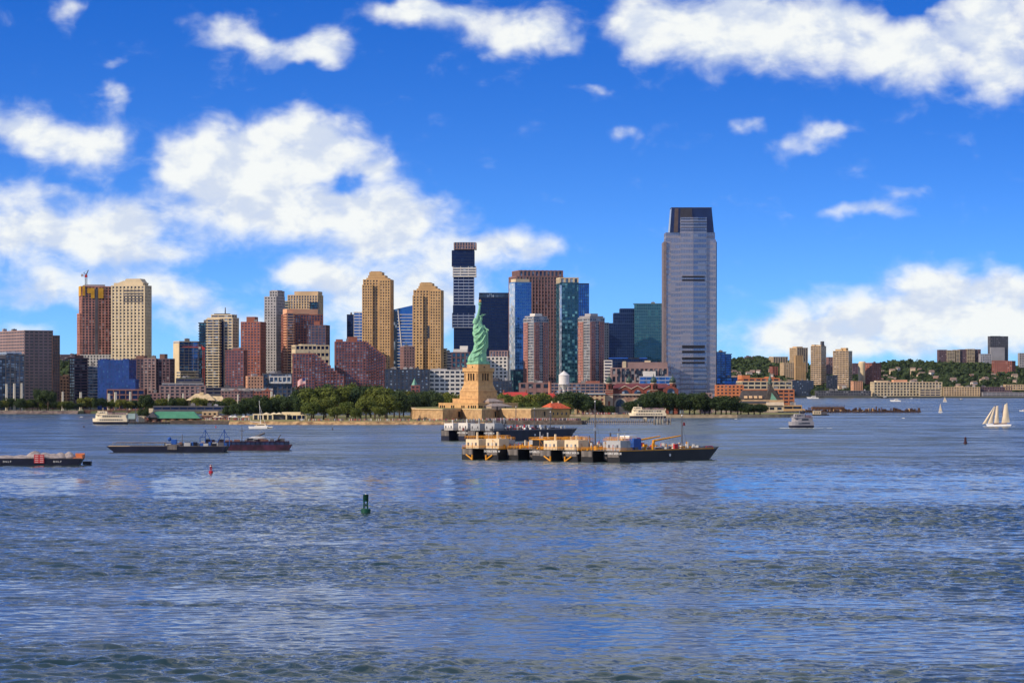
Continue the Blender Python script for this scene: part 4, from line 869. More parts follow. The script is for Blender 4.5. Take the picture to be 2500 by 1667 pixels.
for i in (2, 4, 6):                                       # dark re-entrant gun ports
    for f in (.80,):
        a_, c_ = Vector(FP2[i]), Vector(FP2[i+1]); d_ = (c_ - a_).normalized(); L = (c_ - a_).length; nn = (d_.y, -d_.x)
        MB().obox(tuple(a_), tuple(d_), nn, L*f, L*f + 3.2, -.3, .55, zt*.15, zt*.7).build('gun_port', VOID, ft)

# the statue: one lofted draped figure
COP = mat('green_copper', (.27,.56,.34), .7, var=.2, scale=.25, spec=.25, col2=(.16,.36,.25), streak=True)
ZS = PZ(881.5, PD); K2 = PS / 7.84
stt = thing('statue', 'green copper robed statue raising a torch and holding a tablet', 'statue', (PX(CXP, PD), PD, PZ(889, PD)))
hz = ZS - PZ(889, PD)
a = 29.5 * PS / math.sqrt(2)
b = MB(); c45 = [(1,0),(0,-1),(-1,0),(0,1)]; r_ = 29.5 * PS
b.loft([[(x*r_, y*r_, .05) for x, y in c45[::-1]], [(x*r_*.97, y*r_*.97, hz*.45) for x, y in c45[::-1]], [(x*r_*.9, y*r_*.9, hz*.5) for x, y in c45[::-1]], [(x*r_*.88, y*r_*.88, hz) for x, y in c45[::-1]]])
b.build('plinth', COP, stt)
OUT = [(1262,338,678),(1240,338,680),(1200,345,682),(1150,372,678),(1100,402,674),(1050,428,690),(1000,446,704),(930,452,700),(860,448,694),(790,436,692),(720,424,688),(670,428,672),(640,432,656),(600,438,632),(560,444,612),(525,452,604),(500,462,596),(480,476,586),(455,500,580)]
NS = 56
def interp(y):
    for (y0, l0, r0), (y1, l1, r1) in zip(OUT, OUT[1:]):
        if y1 <= y <= y0: t = (y0 - y) / (y0 - y1); return l0 + (l1-l0)*t, r0 + (r1-r0)*t
rings = []; NR = 64
for k in range(NR):
    y = 1262 - (1262 - 455) * k / (NR - 1); l, r = interp(y); t = k / (NR - 1)
    cx = ((l + r) / 2 - 533) * K2; rx = (r - l) / 2 * K2; ry = rx * (.80 if t < .5 else .72) * (1 if t < .86 else .9)
    ring = []
    for q in range(NS):
        ph = 2 * math.pi * q / NS
        # hanging folds below, folds slanting across the body above
        d1 = abs(math.sin(5.5 * ph + .8 * math.sin(3 * t * math.pi))) ** .6
        d2 = abs(math.sin(2.2 * ph + 20 * t + .6 * math.cos(ph * 2)))
        m1 = max(0, min(1, (.42 - t) / .22)); fold = m1 * (d1 - .6) * .17 + (1 - m1) * (d2 - .6) * .15 * max(0, 1 - max(0, t - .8) * 4)
        f = 1 + fold
        ring.append((cx + rx * math.cos(ph) * f, ry * math.sin(ph) * f, hz + (1262 - y) * K2))
    rings.append(ring)
b = MB(); b.loft(rings)
def PT(x, y, dy=0): return ((x - 533) * K2, dy, hz + (1262 - y) * K2)
body = b.build('robed_body', COP, stt, smooth=False)
b = MB(); b.tube([PT(492,520,-.3), PT(500,490,-.4), PT(512,450,-.5), PT(526,400,-.5), PT(540,340,-.4), PT(550,280,-.3), PT(557,235,-.2), PT(560,205,-.2)], [1.9,1.85,1.6,1.3,1.05,.9,.8,.75], 12); b.ball(PT(559,215,-.2), (.95,.9,1.0), 10, 6); b.build('raised_arm', COP, stt, smooth=True)
b = MB(); b.tube([PT(480,540,-.2), PT(484,500,-.5), PT(498,455,-.6), PT(512,432,-.5)], [2.5,2.3,1.9,1.35], 12); b.build('sleeve', COP, stt)
b = MB(); b.ball(PT(578,452), (1.45,1.25,2.5), 16, 10); b.tube([PT(570,520), PT(576,480)], [1.3,.95], 10); b.ball(PT(606,452), (.34,.3,.5), 6, 4); b.box(PT(602,470)[0], PT(602,470)[0]+.45, -.35, .35, PT(0,470)[2], PT(0,470)[2]+.2); b.build('head', COP, stt, smooth=True)
b = MB(); b.ball(PT(558,448), (1.25,1.35,1.7), 10, 6); b.ball(PT(548,478), (.9,1.0,.9), 8, 5); b.build('hair', COP, stt, smooth=True)
cr = MB(); cr.lathe(PT(576,0)[0], 0, [(1.62, PT(0,412)[2]), (1.72, PT(0,404)[2]), (1.75, PT(0,392)[2]), (1.3, PT(0,390)[2])], 14); cr_o = cr.build('crown', COP, stt)
for k in range(7):
    an = R(-78 + 26 * k); p0 = Vector(PT(590, 396)) + Vector((1.1*math.cos(an) - .4, 1.3*math.sin(an), 0))
    MB().tube([p0, p0 + Vector((2.9*math.cos(an)*.9 + .5, 2.6*math.sin(an), 1.9 - .5*math.cos(an)))], [.28,.05], 5).build('crown_ray', COP, cr_o)
b = MB(); tx = PT(564, 0)[0]; tz = lambda y: PT(0, y)[2]
b.lathe(tx - .15, -.2, [(.35,tz(262)),(.5,tz(240)),(.55,tz(208)),(.75,tz(196)),(1.1,tz(184)),(1.55,tz(178)),(1.6,tz(168)),(1.3,tz(166)),(1.25,tz(150)),(1.35,tz(146)),(.9,tz(142))], 12); to_ = b.build('torch', COP, stt)
MB().lathe(tx + .1, -.2, [(.5,tz(144)),(1.05,tz(128)),(1.1,tz(112)),(.75,tz(96)),(.3,tz(84)),(.03,tz(76))], 10).build('flame', mat('gilded_flame', (.75,.42,.16), .35, metal=.6), to_)
b = MB(); p, q = PT(648, 622), PT(735, 668)
b.loft([[(p[0],-2.2,p[2]+.4),(p[0],1.6,p[2]+.4),(p[0]-.35,1.6,p[2]-.6),(p[0]-.35,-2.2,p[2]-.6)], [(q[0],-2.2,q[2]+.4),(q[0],1.6,q[2]+.4),(q[0]-.35,1.6,q[2]-.75),(q[0]-.35,-2.2,q[2]-.75)]]); b.build('tablet', COP, stt)
b = MB(); b.tube([PT(612,590,.9), PT(650,655,1.2), PT(676,690,-.4), PT(706,672,-1.6)], [1.9,1.7,1.35,.6], 10); b.build('bent_arm', COP, stt, smooth=True)
b = MB(); b.tube([PT(688,690,-.8), PT(690,800,-.9), PT(700,920,-.8), PT(704,1000,-.6), PT(676,1060,-.4)], [1.3,1.25,1.0,.75,.2], 8); b.build('hanging_drape', COP, stt)
for (pp, rad) in (([PT(600,600,-3.0),PT(540,700,-4.4),PT(462,760,-3.4)],[.5,.75,.3]),([PT(640,680,-3.6),PT(560,800,-5.0),PT(462,900,-3.9)],[.45,.8,.3]),([PT(670,760,-3.4),PT(600,900,-5.4),PT(470,1010,-4.6)],[.45,.85,.3]),([PT(680,880,-3.2),PT(600,1010,-5.6),PT(420,1110,-4.3)],[.4,.85,.3]),([PT(540,560,-2.4),PT(500,610,-3.2),PT(455,650,-2.6)],[.4,.6,.3]),([PT(610,1050,-5.2),PT(520,1160,-6.0),PT(390,1210,-4.4)],[.4,.7,.3])):
    MB().tube(pp, rad, 8).build('drape_fold', COP, body, smooth=True)

# ------------------------------------------------------------------ island buildings
def arch_pts(x, z0, w_, h_): return [(x - w_/2, z0), (x + w_/2, z0)] + [(x + w_/2*math.cos(a*math.pi/8), z0 + h_ - w_/2 + w_/2*math.sin(a*math.pi/8)) for a in range(9)]
def arch(x, y, z0, w_, h_, name, m, parent, th=.4):
    pts = arch_pts(x, z0, w_, h_); b = MB(); b.loft([[(p[0], y, p[1]) for p in pts], [(p[0], y + th, p[1]) for p in pts]]); return b.build(name, m, parent)
# cream pavilion
D = 2262; s_ = S(D); t = thing('cream_pavilion', 'flat cream pavilion with big dark windows on the island shore', 'building', (PX(617, D), D, 2.6)); X = lambda p: (p - 617) * s_; Zr = lambda y: PZ(y, D) - 2.6
PAV = mat('pavilion_cream', (.72,.60,.38), .75, var=.06)
MB().box(X(617), X(667), 1.2, 14, 0, Zr(1012)).build('inner_wall', DGREY, t)
MB().box(X(617), X(667), 0, 14.4, Zr(1013), Zr(1010.5)).build('roof', PAV, t); MB().box(X(617), X(667), 0, 1.1, Zr(1028), Zr(1024)).build('sill_wall', PAV, t)
for p in (617, 629, 640.5, 652, 664): MB().box(X(p), X(p) + 1.0, .02, 1.1, Zr(1024), Zr(1013)).build('pillar', PAV, t)
for p in (619.8, 632, 643.5, 655): MB().box(X(p), X(p + 9), .7, 1.3, Zr(1024), Zr(1013.2)).build('window', GWW, t)
MB().box(X(667), X(706), 3, 15, 0, Zr(1013)).build('link_wall', DGREY, t); MB().box(X(667), X(706), 2, 15.4, Zr(1013), Zr(1011)).build('link_roof', PAV, t)
MB().box(X(686), X(732), 6, 15, Zr(1012), Zr(1006)).build('attic', PAV, t); MB().box(X(697), X(700.5), .5, 3, 0, Zr(1011)).build('pillar', PAV, t)
MB().box(X(701), X(742), 5, 14, 0, Zr(1014)).build('window_wall', GN, t); MB().box(X(698), X(748), 3, 15, Zr(1014), Zr(1012)).build('canopy', PAV, t)
for p in (712, 723, 735, 747): MB().box(X(p), X(p) + .5, 3.1, 3.7, 0, Zr(1014)).build('post', PAV, t)
for (p, dy) in ((650,-3),(668,-2),(681,-4)):
    MB().lathe(X(p), 6 + dy, [(3.4, Zr(1011)), (.1, Zr(1006.5))], 6).build('roof_parasol', PAV, t)
# pier house with the green roof
D = 2222; s_ = S(D); t = thing('pier_house', 'brick pier house with a long green metal roof beside the ferry', 'building', (PX(360, D), D, 1.2)); X = lambda p: (p - 360) * s_; Zr = lambda y: PZ(y, D) - 1.2
MB().box(X(348), X(487), 2, 16, 0, Zr(1020)).build('wall', BRICK, t)
GRF = mat('green_metal_roof', (.07,.24,.14), .5, var=.08)
b = MB(); b.loft([[(X(360),.5,Zr(1021)),(X(488),.5,Zr(1021)),(X(488),18,Zr(1021)),(X(360),18,Zr(1021))], [(X(378),8,Zr(1004.5)),(X(470),8,Zr(1004.5)),(X(470),11,Zr(1004.5)),(X(378),11,Zr(1004.5))]]); b.build('roof', GRF, t)
b = MB(); b.v += [(X(358),-.5,Zr(1019)),(X(384),-.5,Zr(1019)),(X(371),-.5,Zr(1005)),(X(358),10,Zr(1019)),(X(384),10,Zr(1019)),(X(371),10,Zr(1005))]; b.f += [(0,1,2),(5,4,3),(0,3,4,1),(1,4,5,2),(2,5,3,0)]; b.build('gable', DGREY, t)
MB().box(X(361), X(371), 6, 12, Zr(1008), Zr(997)).build('chimney_block', CREAM, t)
for k in range(12): arch(X(354 + k*11), 1.6, .4, 2.6, Zr(1022) - .4, 'brick_arch', MATS['deep_opening'] if k % 2 else PEACH, t)
MB().box(X(338), X(352), 1, 12, 0, Zr(1016)).build('side_wing', CREAM, t)
dk = thing('ferry_dock', 'dark timber dock under the brick pier house', 'dock', (PX(360, 2212), 2212, 0))
MB().box((310-360)*s_, (490-360)*s_, -4, 22, .5, 1.25).build('deck', M_DARK, dk)
for k in range(24): MB().cyl((312 + k*7.6 - 360)*s_, -3.6, -1, 1.9, .3, n=6).build('pile', mat('pile_wood', (.16,.13,.11), .9), dk)
gw_ = thing('gangway_tower', 'pale boxy gangway frame between ferry and pier house', 'gangway', (PX(320, 2216), 2216, 1.25))
MB().box(-3, 3.2, 0, 5, 2.4, 6.6).build('housing', mat('pale_teal', (.35,.48,.48), .6), gw_)
for x in (-3.4, 3.3): MB().box(x, x + .5, -.4, .2, 0, 11).build('post', DGREY, gw_)
MB().box(-2.6, 2.8, .5, 4.5, 0, 2.45).build('base', DGREY, gw_)
building('brick_cafe', 'low brown brick hall with tan attic between pier house and cream pavilion', 2290, 0, (487,556), 1018, BROWN, GW, (4.5,5,.4,.45,.3,.4), dep=16, units=2, base=2.6, tops=((.1,.62,.1,.8,1008,TAN2,GW,(4.5,4,.5,.5,.3,.4),'attic'),))
for k, (p, m) in enumerate(((538,CREAM),(572,OFFW),(592,OFFW),(603,PEACH),(524,CREAM),(560,OFFW))):
    t = thing('parasol', 'pale cafe parasol among the shore tables by the cream pavilion', 'parasol', (PX(p, 2235), 2235 + (k % 3)*6, 2.6), 0, 'cafe parasols on the shore')
    MB().cyl(0, 0, 0, 2.4, .12, n=5).build('pole', DGREY, t); MB().lathe(0, 0, [(2.6, 2.2), (.1, 3.4)], 8).build('canopy', m, t)
# red roofed villa at the right of the fort
D = 2380; s_ = S(D); t = thing('red_roof_villa', 'tan villa with orange tiled hip roof behind the right end of the fort', 'house', (PX(1345, D), D, 2.6), R(38))
MB().box(0, 20, 0, 14, 0, 7.6).build('wall', mat('villa_ochre', (.60,.36,.13), .85), t)
MB().gable(0, 20, 0, 14, 7.55, 12.4, 1.2, 6.5).build('roof', mat('orange_tile', (.60,.11,.045), .8, var=.12, scale=.5), t)
for k, x in enumerate((6, 13)): MB().box(x, x + 1, 6, 7.2, 10, 13.6).build('chimney', CREAM, t)
for k in range(4):
    MB().box(2 + k*4.6, 3.3 + k*4.6, -.1, .2, 2.2, 4.4).build('window', GW, t); MB().gable(2.2 + k*4.6, 3.6 + k*4.6, .5, 3, 8.6, 9.8, .1).build('dormer', MATS['orange_tile'], t)
for k in range(3): MB().box(-.1, .2, 2 + k*4, 3.2 + k*4, 2.2, 4.6).build('window', GW, t)
for i, (p, D, w_, zt_, lab) in enumerate(((1262,2500,24,966,'bright red roofed house among trees right of the pedestal'),(1345,2640,12,975,'small red roofed house below the brick chimney'))):
    t = thing('red_roof_house', lab, 'house', (PX(p, D), D, 2.6), R(20)); zt_ = PZ(957 if i == 0 else 960, D) - 2.6; RR = mat('crimson_tile', (.55,.06,.05), .8, var=.1)
    MB().box(-w_/2, w_/2, 0, 10, 0, zt_ - 4).build('wall', BRICK, t); MB().gable(-w_/2, w_/2, 0, 10, zt_ - 4.02, zt_, .8, 2).build('roof', RR, t)
    for x in (-w_/2 + 1, w_/2 - 2): MB().box(x, x + 1, 4, 5, zt_ - 2, zt_ + 1.8).build('chimney', BRICK, t)
    for k in range(4): MB().box(-w_/2 + w_*(k+.4)/4, -w_/2 + w_*(k+.4)/4 + 1.2, -.1, .2, zt_ - 7, zt_ - 5).build('window', GW, t)
# brick chimney and water tower
D = 2700; t = thing('brick_chimney', 'round brick chimney beside the white water tower', 'chimney', (PX(1342.5, D), D, 2.2))
MB().lathe(0, 0, [(1.9,0),(1.4,PZ(931,D)-2.2)], 14).build('shaft', mat('salmon_brick', (.46,.19,.13), .85), t); MB().lathe(0, 0, [(1.6,PZ(932.5,D)-2.2),(1.65,PZ(930,D)-2.2)], 14).build('cap', BROWN, t)
D = 2720; s_ = S(D); t = thing('water_tower', 'white conical roofed water tower on legs behind the trees', 'water tower', (PX(1377, D), D, 2.2)); Zr = lambda y: PZ(y, D) - 2.2; WH = mat('tank_white', (.66,.64,.62), .6, var=.05)
MB().lathe(0, 0, [(5.0,Zr(937)),(5.0,Zr(916))], 24).build('tank', WH, t, smooth=False); MB().lathe(0, 0, [(5.4,Zr(916)),(.1,Zr(905))], 24).build('roof', WH, t)
MB().lathe(0, 0, [(.8,Zr(957)),(1.2,Zr(951)),(4.4,Zr(940)),(5.0,Zr(936.8))], 20).build('bowl', WH, t); MB().lathe(0, 0, [(5.6,Zr(938)),(5.6,Zr(936.6))], 24).build('gallery', WH, t)
for k in range(6): MB().tube([(5*math.cos(k*math.pi/3+.3),5*math.sin(k*math.pi/3+.3),0),(5*math.cos(k*math.pi/3+.3),5*math.sin(k*math.pi/3+.3),Zr(937))], .32, 6).build('leg', WH, t)
MB().cyl(0, 0, 0, Zr(956), .8, n=8).build('riser_pipe', WH, t)

# ------------------------------------------------------------------ the domed main hall on the second island
D = 2690; s_ = S(D); t = thing('domed_hall', 'red brick hall with four copper domed towers and limestone bands', 'building', (PX(1565, D), D, 2.2)); X = lambda p: (p - 1565) * s_; Zr = lambda y: PZ(y, D) - 2.2
LIME = mat('limestone_trim', (.50,.40,.31), .8, var=.1, scale=.4); HBR = mat('hall_brick', (.26,.075,.055), .85, var=.15, scale=.3); HRF = mat('hall_red_roof', (.16,.035,.035), .7, var=.15); DOM = mat('dome_copper', (.045,.085,.07), .45, var=.2, scale=.5)
MB().box(X(1488), X(1648), 4, 44, 0, Zr(962)).build('wall', mat('rose_limestone', (.33,.20,.155), .85, var=.15, scale=.3), t)
MB().box(X(1486), X(1650), 2.8, 45, Zr(965), Zr(961)).build('cornice', LIME, t)
MB().box(X(1497), X(1640), 8, 40, Zr(962), Zr(948)).build('clerestory_wall', HBR, t)
MB().gable(X(1496), X(1641), 8, 40, Zr(948.2), Zr(936.5), .8, 5).build('roof', HRF, t)
for k in range(3):                                        # cross gables with lunettes
    gx = X(1527 + k * 30); b = MB(); b.v += [(gx-6,5.2,Zr(950)),(gx+6,5.2,Zr(950)),(gx,5.2,Zr(942)),(gx-6,18,Zr(950)),(gx+6,18,Zr(950)),(gx,18,Zr(942))]; b.f += [(0,1,2),(5,4,3),(0,3,4,1),(1,4,5,2),(2,5,3,0)]; b.build('cross_gable', HBR, t)
    MB().box(gx - 6, gx + 6, 5.4, 18, Zr(961.5), Zr(949.9)).build('gable_wall', HBR, t)
    for s2 in (-1, 1): MB().tube([(gx + 6.3*s2, 4.9, Zr(950)), (gx, 4.9, Zr(941.6))], .38, 4).build('gable_coping', LIME, t)
    arch(gx, 4.9, Zr(961), 6.5, Zr(952) - Zr(961), 'lunette_window', GC, t)
for k in range(3):
    gx = X(1515 + k * 42 + (0 if k < 2 else 8)); arch(gx, 3.2, .5, 12, Zr(971) - .5, 'arch_surround', LIME, t, 1.2); arch(gx, 2.9, .5, 8.6, Zr(974.5) - .5, 'arched_window', GC, t, .8)
for k in range(16): MB().box(X(1502 + k*9), X(1502 + k*9) + 1.5, 3.6, 4.3, Zr(969), Zr(966)).build('small_window', GW, t)
MB().box(X(1500), X(1534), -3, 3, 0, Zr(992)).build('entrance_canopy', DGREY, t)
for (p, dy) in ((1487,2),(1540,40),(1596,2),(1648,40)):
    x = X(p); dz = 0 if dy < 10 else 0; w_ = 3.5
    if dy < 10:
        MB().box(x - w_, x + w_, dy - w_, dy + w_, 0, Zr(966)).build('tower_base', LIME, t)
        MB().box(x - .9, x + .9, dy - w_ - .1, dy - w_ + .3, 4, 12).build('tower_window', HBR, t)
    MB().box(x - w_*.98, x + w_*.98, dy - w_*.98, dy + w_*.98, Zr(966.2), Zr(951)).build('tower_stage', HBR, t)
    for z in (966, 963, 957, 952): MB().box(x - w_*1.06, x + w_*1.06, dy - w_*1.06, dy + w_*1.06, Zr(z), Zr(z - 1)).build('tower_band', LIME, t)
    b = MB(); b.lathe(x, dy, [(3.0,Zr(951)),(2.8,Zr(936))], 8); b.build('belfry', HBR, t)
    for k in range(4): MB().box(x - .8 + (0, 2.9, 0, -2.9)[k]*1, x + .8 + (0, 2.9, 0, -2.9)[k], dy - .8 + (-2.6, 0, 2.6, 0)[k], dy + .8 + (-2.6, 0, 2.6, 0)[k], Zr(949.5), Zr(939.5)).build('belfry_opening', VOID, t)
    MB().lathe(x, dy, [(3.3,Zr(936.4)),(3.3,Zr(934.6)),(2.6,Zr(934.4))], 8).build('belfry_ledge', LIME, t)
    MB().lathe(x, dy, [(2.3,Zr(934.6)),(3.15,Zr(931)),(3.0,Zr(927)),(2.2,Zr(923)),(1.0,Zr(920.5)),(.45,Zr(919)),(.4,Zr(916)),(.06,Zr(911))], 14).build('dome', DOM, t, smooth=True)
b = MB(); gx = X(1638); b.v += [(gx-7,1,Zr(950)),(gx+7,1,Zr(950)),(gx,1,Zr(940)),(gx-7,10,Zr(950)),(gx+7,10,Zr(950)),(gx,10,Zr(940))]; b.f += [(0,1,2),(5,4,3),(0,3,4,1),(1,4,5,2),(2,5,3,0)]; b.build('end_gable', HBR, t)
MB().box(gx - 7, gx + 7, 1.2, 10, 0, Zr(949.9)).build('end_wing', HBR, t); arch(gx, .8, Zr(962), 7, Zr(948) - Zr(962), 'lunette_window', GC, t)
for k in range(2): arch(X(1637 + k*24), -10, .3, 4.5, 8, 'arched_window', GC, t); 
MB().box(X(1630), X(1668), -9.8, 1, 0, 10).build('side_annex', HBR, t)
building('hospital_wing', 'tan hospital wing with red window panels left of the domed hall', 2680, 0, (1405,1476), 963, TAN2, glass('red_sash', (.20,.05,.04), (.45,.40,.36), frac=.4, metal=0), (4,4.4,.42,.5,.3,.4), dep=20, units=0, base=2.2)
r_ = BUILT['tan hospital wing with red window panels left of the domed hall']; MB().box(-16, 14.5, -1.5, 21, PZ(963,2680)-2.0, PZ(960.5,2680)-2.2).build('roof_eave', mat('pale_blue_roof', (.35,.45,.58), .6), r_)
building('shore_annex', 'small grey annex at the right end of the domed hall grounds', 2720, 0, (1714,1738), 962, MAUVE, GW, 'grid', dep=14, units=0, base=2.2)

# ------------------------------------------------------------------ flag, park columns, pier
def flag(loc, h, label, w_=8.0, hh=5.0, lean=0):
    t = thing('flag', label, 'flag', loc)
    MB().cyl(0, 0, 0, h, .16, .1, 6).build('pole', OFFW, t)
    m = bpy.data.materials.new('flag_cloth'); m.use_nodes = True; q = G(m.node_tree); bs = m.node_tree.nodes['Principled BSDF']; bs.inputs['Roughness'].default_value = .8
    tc = q.n('ShaderNodeUVMap'); sp = q.n('ShaderNodeSeparateXYZ'); q.put(sp.inputs[0], tc.outputs[0])
    st = q.m('GREATER_THAN', q.m('MODULO', q.m('MULTIPLY', sp.outputs[1], 13), 2), 1)
    ca = q.m('MULTIPLY', q.m('LESS_THAN', sp.outputs[0], .4), q.m('GREATER_THAN', sp.outputs[1], 6/13))
    q.put(bs.inputs['Base Color'], q.mix(ca, q.mix(st, (.50,.02,.03,1), (.75,.72,.70,1)), (.02,.03,.15,1)))
    n = 14; me = bpy.data.meshes.new('cloth'); vs = []; fs = []
    for i in range(n + 1):
        for j in range(7):
            u, v = i / n, j / 6
            vs.append((-u*w_*.82, math.sin(u*7 + v)*.5*u, h - .3 - hh*(1-v) - u*u*2.4 - .3*math.sin(u*9)*u))
    for i in range(n):
        for j in range(6): q0 = i*7 + j; fs.append((q0, q0+7, q0+8, q0+1))
    me.from_pydata(vs, [], fs); uv = me.uv_layers.new()
    for pl in me.polygons:
        for li in pl.loop_indices: vi = me.loops[li].vertex_index; uv.data[li].uv = ((vi//7)/n, (vi % 7)/6)
    so_ = me; link('cloth', so_, m, t)
flag((PX(746, 2330), 2330, 2.6), PZ(921, 2330) - 2.6, 'striped flag flying above the trees at the left end of the grove')
WC = mat('pale_column', (.70,.64,.52), .7, var=.08)
for k, (p, D, yt_, wd) in enumerate(((16,2960,937,1.3),(35,2960,936,1.4),(53,2960,935,1.3),(153,2990,956,1.2),(197,2990,957,1.5),(266,2990,960,1.6),(282,2990,957,1.6),(318,2990,956,1.3),(412,2985,962,1.0),(447,2985,960,1.0),(581,2990,962,.9),(663,2960,955,1.3),(670,2960,963,.8),(707,2960,965,.7))):
    t = thing('park_column', 'tall pale column standing among the shore park trees', 'column', (PX(p, D), D, 2.4), R(20), 'pale columns along the shore park')
    h = PZ(yt_, D) - 2.4; MB().box(-wd, wd, -wd, wd, 0, .8).build('base', WC, t)
    MB().loft([[(-wd*.8,-wd*.8,.7),(wd*.8,-wd*.8,.7),(wd*.8,wd*.8,.7),(-wd*.8,wd*.8,.7)], [(-wd*.65,-wd*.65,h),(wd*.65,-wd*.65,h),(wd*.65,wd*.65,h),(-wd*.65,wd*.65,h)]]).build('shaft', WC, t)
# timber pier in front of the second island
PIW = mat('pier_wood', (.30,.26,.23), .9, var=.2, scale=.5); D = 2186
t = thing('timber_pier', 'long timber ferry pier on piles reaching right from the island', 'pier', (PX(1420, D), D, 0)); s_ = S(D)
MB().box(0, (1638-1420)*s_, 0, 5, 1.5, 2.2).build('deck', M_DARK, t)
for k in range(46):
    x = 1 + k * ((1636-1420)*s_ - 2) / 45
    MB().cyl(x, -.2, -1.5, 3.4 if k % 2 else 2.2, .34, n=6).build('pile', PIW, t)
for k in range(22):
    x = 4 + k * 2.85; MB().box(x, x + .3, .2, .6, 2.15, 5.0).build('post', PIW, t); MB().tube([(x, .4, 4.9), (x + 1.2, .4, 2.3)], .16, 4).build('brace', PIW, t)
MB().box((1572-1420)*s_, (1579-1420)*s_, 1, 4, 2.1, 5.2).build('booth', CREAM, t)
MB().box((1597-1420)*s_, (1620-1420)*s_, -.5, .1, .9, 4.0).build('fender_panel', mat('pale_fender', (.42,.42,.34), .8), t)
for p in (1598, 1606, 1612, 1619, 1630, 1637): MB().cyl((p-1420)*s_, -.6, -1.5, 6.2, .45, n=6).build('mooring_pile', PIW, t)
# dark ruined pier on the right
t = thing('ruined_pier', 'long dark ruined pier on the open water at the right', 'pier', (PX(1985, 2960), 2960, 0)); s_ = S(2960)
RU = mat('rotten_timber', (.10,.055,.04), .9, var=.3, scale=.3)
MB().box(-12, (2249-1985)*s_, 0, 12, .6, 2.0).build('deck', RU, t)
rnd = random.Random(5)
for k in range(90):
    x = -10 + k * ((2248-1985)*s_ + 10) / 90; h = rnd.uniform(2.2, 5.5) * (1.4 if rnd.random() < .15 else 1)
    MB().box(x, x + rnd.uniform(.5, 2.4), rnd.uniform(0, 3), rnd.uniform(3.4, 8), 1.9, h).build('stump', RU if rnd.random() < .8 else TAN, t)
for k in range(45): MB().cyl(-9 + k*((2248-1985)*s_ + 9)/45, -.3, -1.5, rnd.uniform(1.5, 3), .4, n=6).build('pile', RU, t)
t = thing('brown_trestle', 'brown trestle landing between terminal spit and ruined pier', 'pier', (PX(2010, 3080), 3080, 0)); s_ = S(3080)
MB().box(-12, (2062-2010)*s_, 0, 10, 2.2, 5.2).build('deck', mat('rust_brown', (.19,.09,.05), .9, var=.2), t)
for k in range(24): MB().box(-11 + k*1.45, -10.6 + k*1.45, -.2, .2, -1, 7.5).build('pile', RU, t)

building('long_dark_shed', 'long low dark shed behind the green roofed pier house', 2880, 0, (375,562), 994, DGREY, GN, 'band', dep=14, units=3, base=2.4)

# ------------------------------------------------------------------ vessels
NAVY = mat('hull_navy', (.010,.012,.032), .45, var=.25, scale=.15)
BLK = mat('hull_black', (.012,.012,.015), .5, var=.25, scale=.15)
GPL = mat('stern_grey_plate', (.19,.17,.16), .8, var=.25, scale=.5, streak=True)
BYEL = mat('marine_yellow', (.70,.30,.02), .55, var=.1)
BCRM = mat('deckhouse_cream', (.72,.58,.38), .6, var=.08)
BGRY = mat('deckhouse_grey', (.40,.41,.42), .6, var=.1)
BBLU = mat('marine_blue', (.02,.09,.36), .5, var=.15)
BRED = mat('marine_red', (.50,.02,.03), .5, var=.1)
WHT = mat('marine_white', (.78,.77,.74), .5, var=.04)
LTXT = mat('letter_white', (.80,.80,.78), .6, var=.02)
def txt(s_, size, parent, loc, rot, name='lettering', m=None):
    cu = bpy.data.curves.new('text', 'FONT'); cu.body = s_; cu.size = size; cu.align_x = 'CENTER'; cu.extrude = .02
    o = bpy.data.objects.new('text', cu); COL.objects.link(o)
    me = bpy.data.meshes.new_from_object(o); bpy.data.objects.remove(o); me.materials.clear()
    p = link(name, me, m or LTXT, parent); p.location = loc; p.rotation_euler = rot
    return p
def railing(parent, x0, x1, y0, y1, z, h, m, n=6, r=.07):
    b = MB(); P4 = [(x0,y0),(x1,y0),(x1,y1),(x0,y1)]
    for i in range(4):
        a, c = P4[i], P4[(i+1) % 4]
        for hh in (h, h*.55): b.tube([(a[0],a[1],z+hh),(c[0],c[1],z+hh)], r, 4)
        for k in range(n): b.tube([(a[0]+(c[0]-a[0])*k/n, a[1]+(c[1]-a[1])*k/n, z), (a[0]+(c[0]-a[0])*k/n, a[1]+(c[1]-a[1])*k/n, z+h)], r, 4)
    return b.build('railing', m, parent)
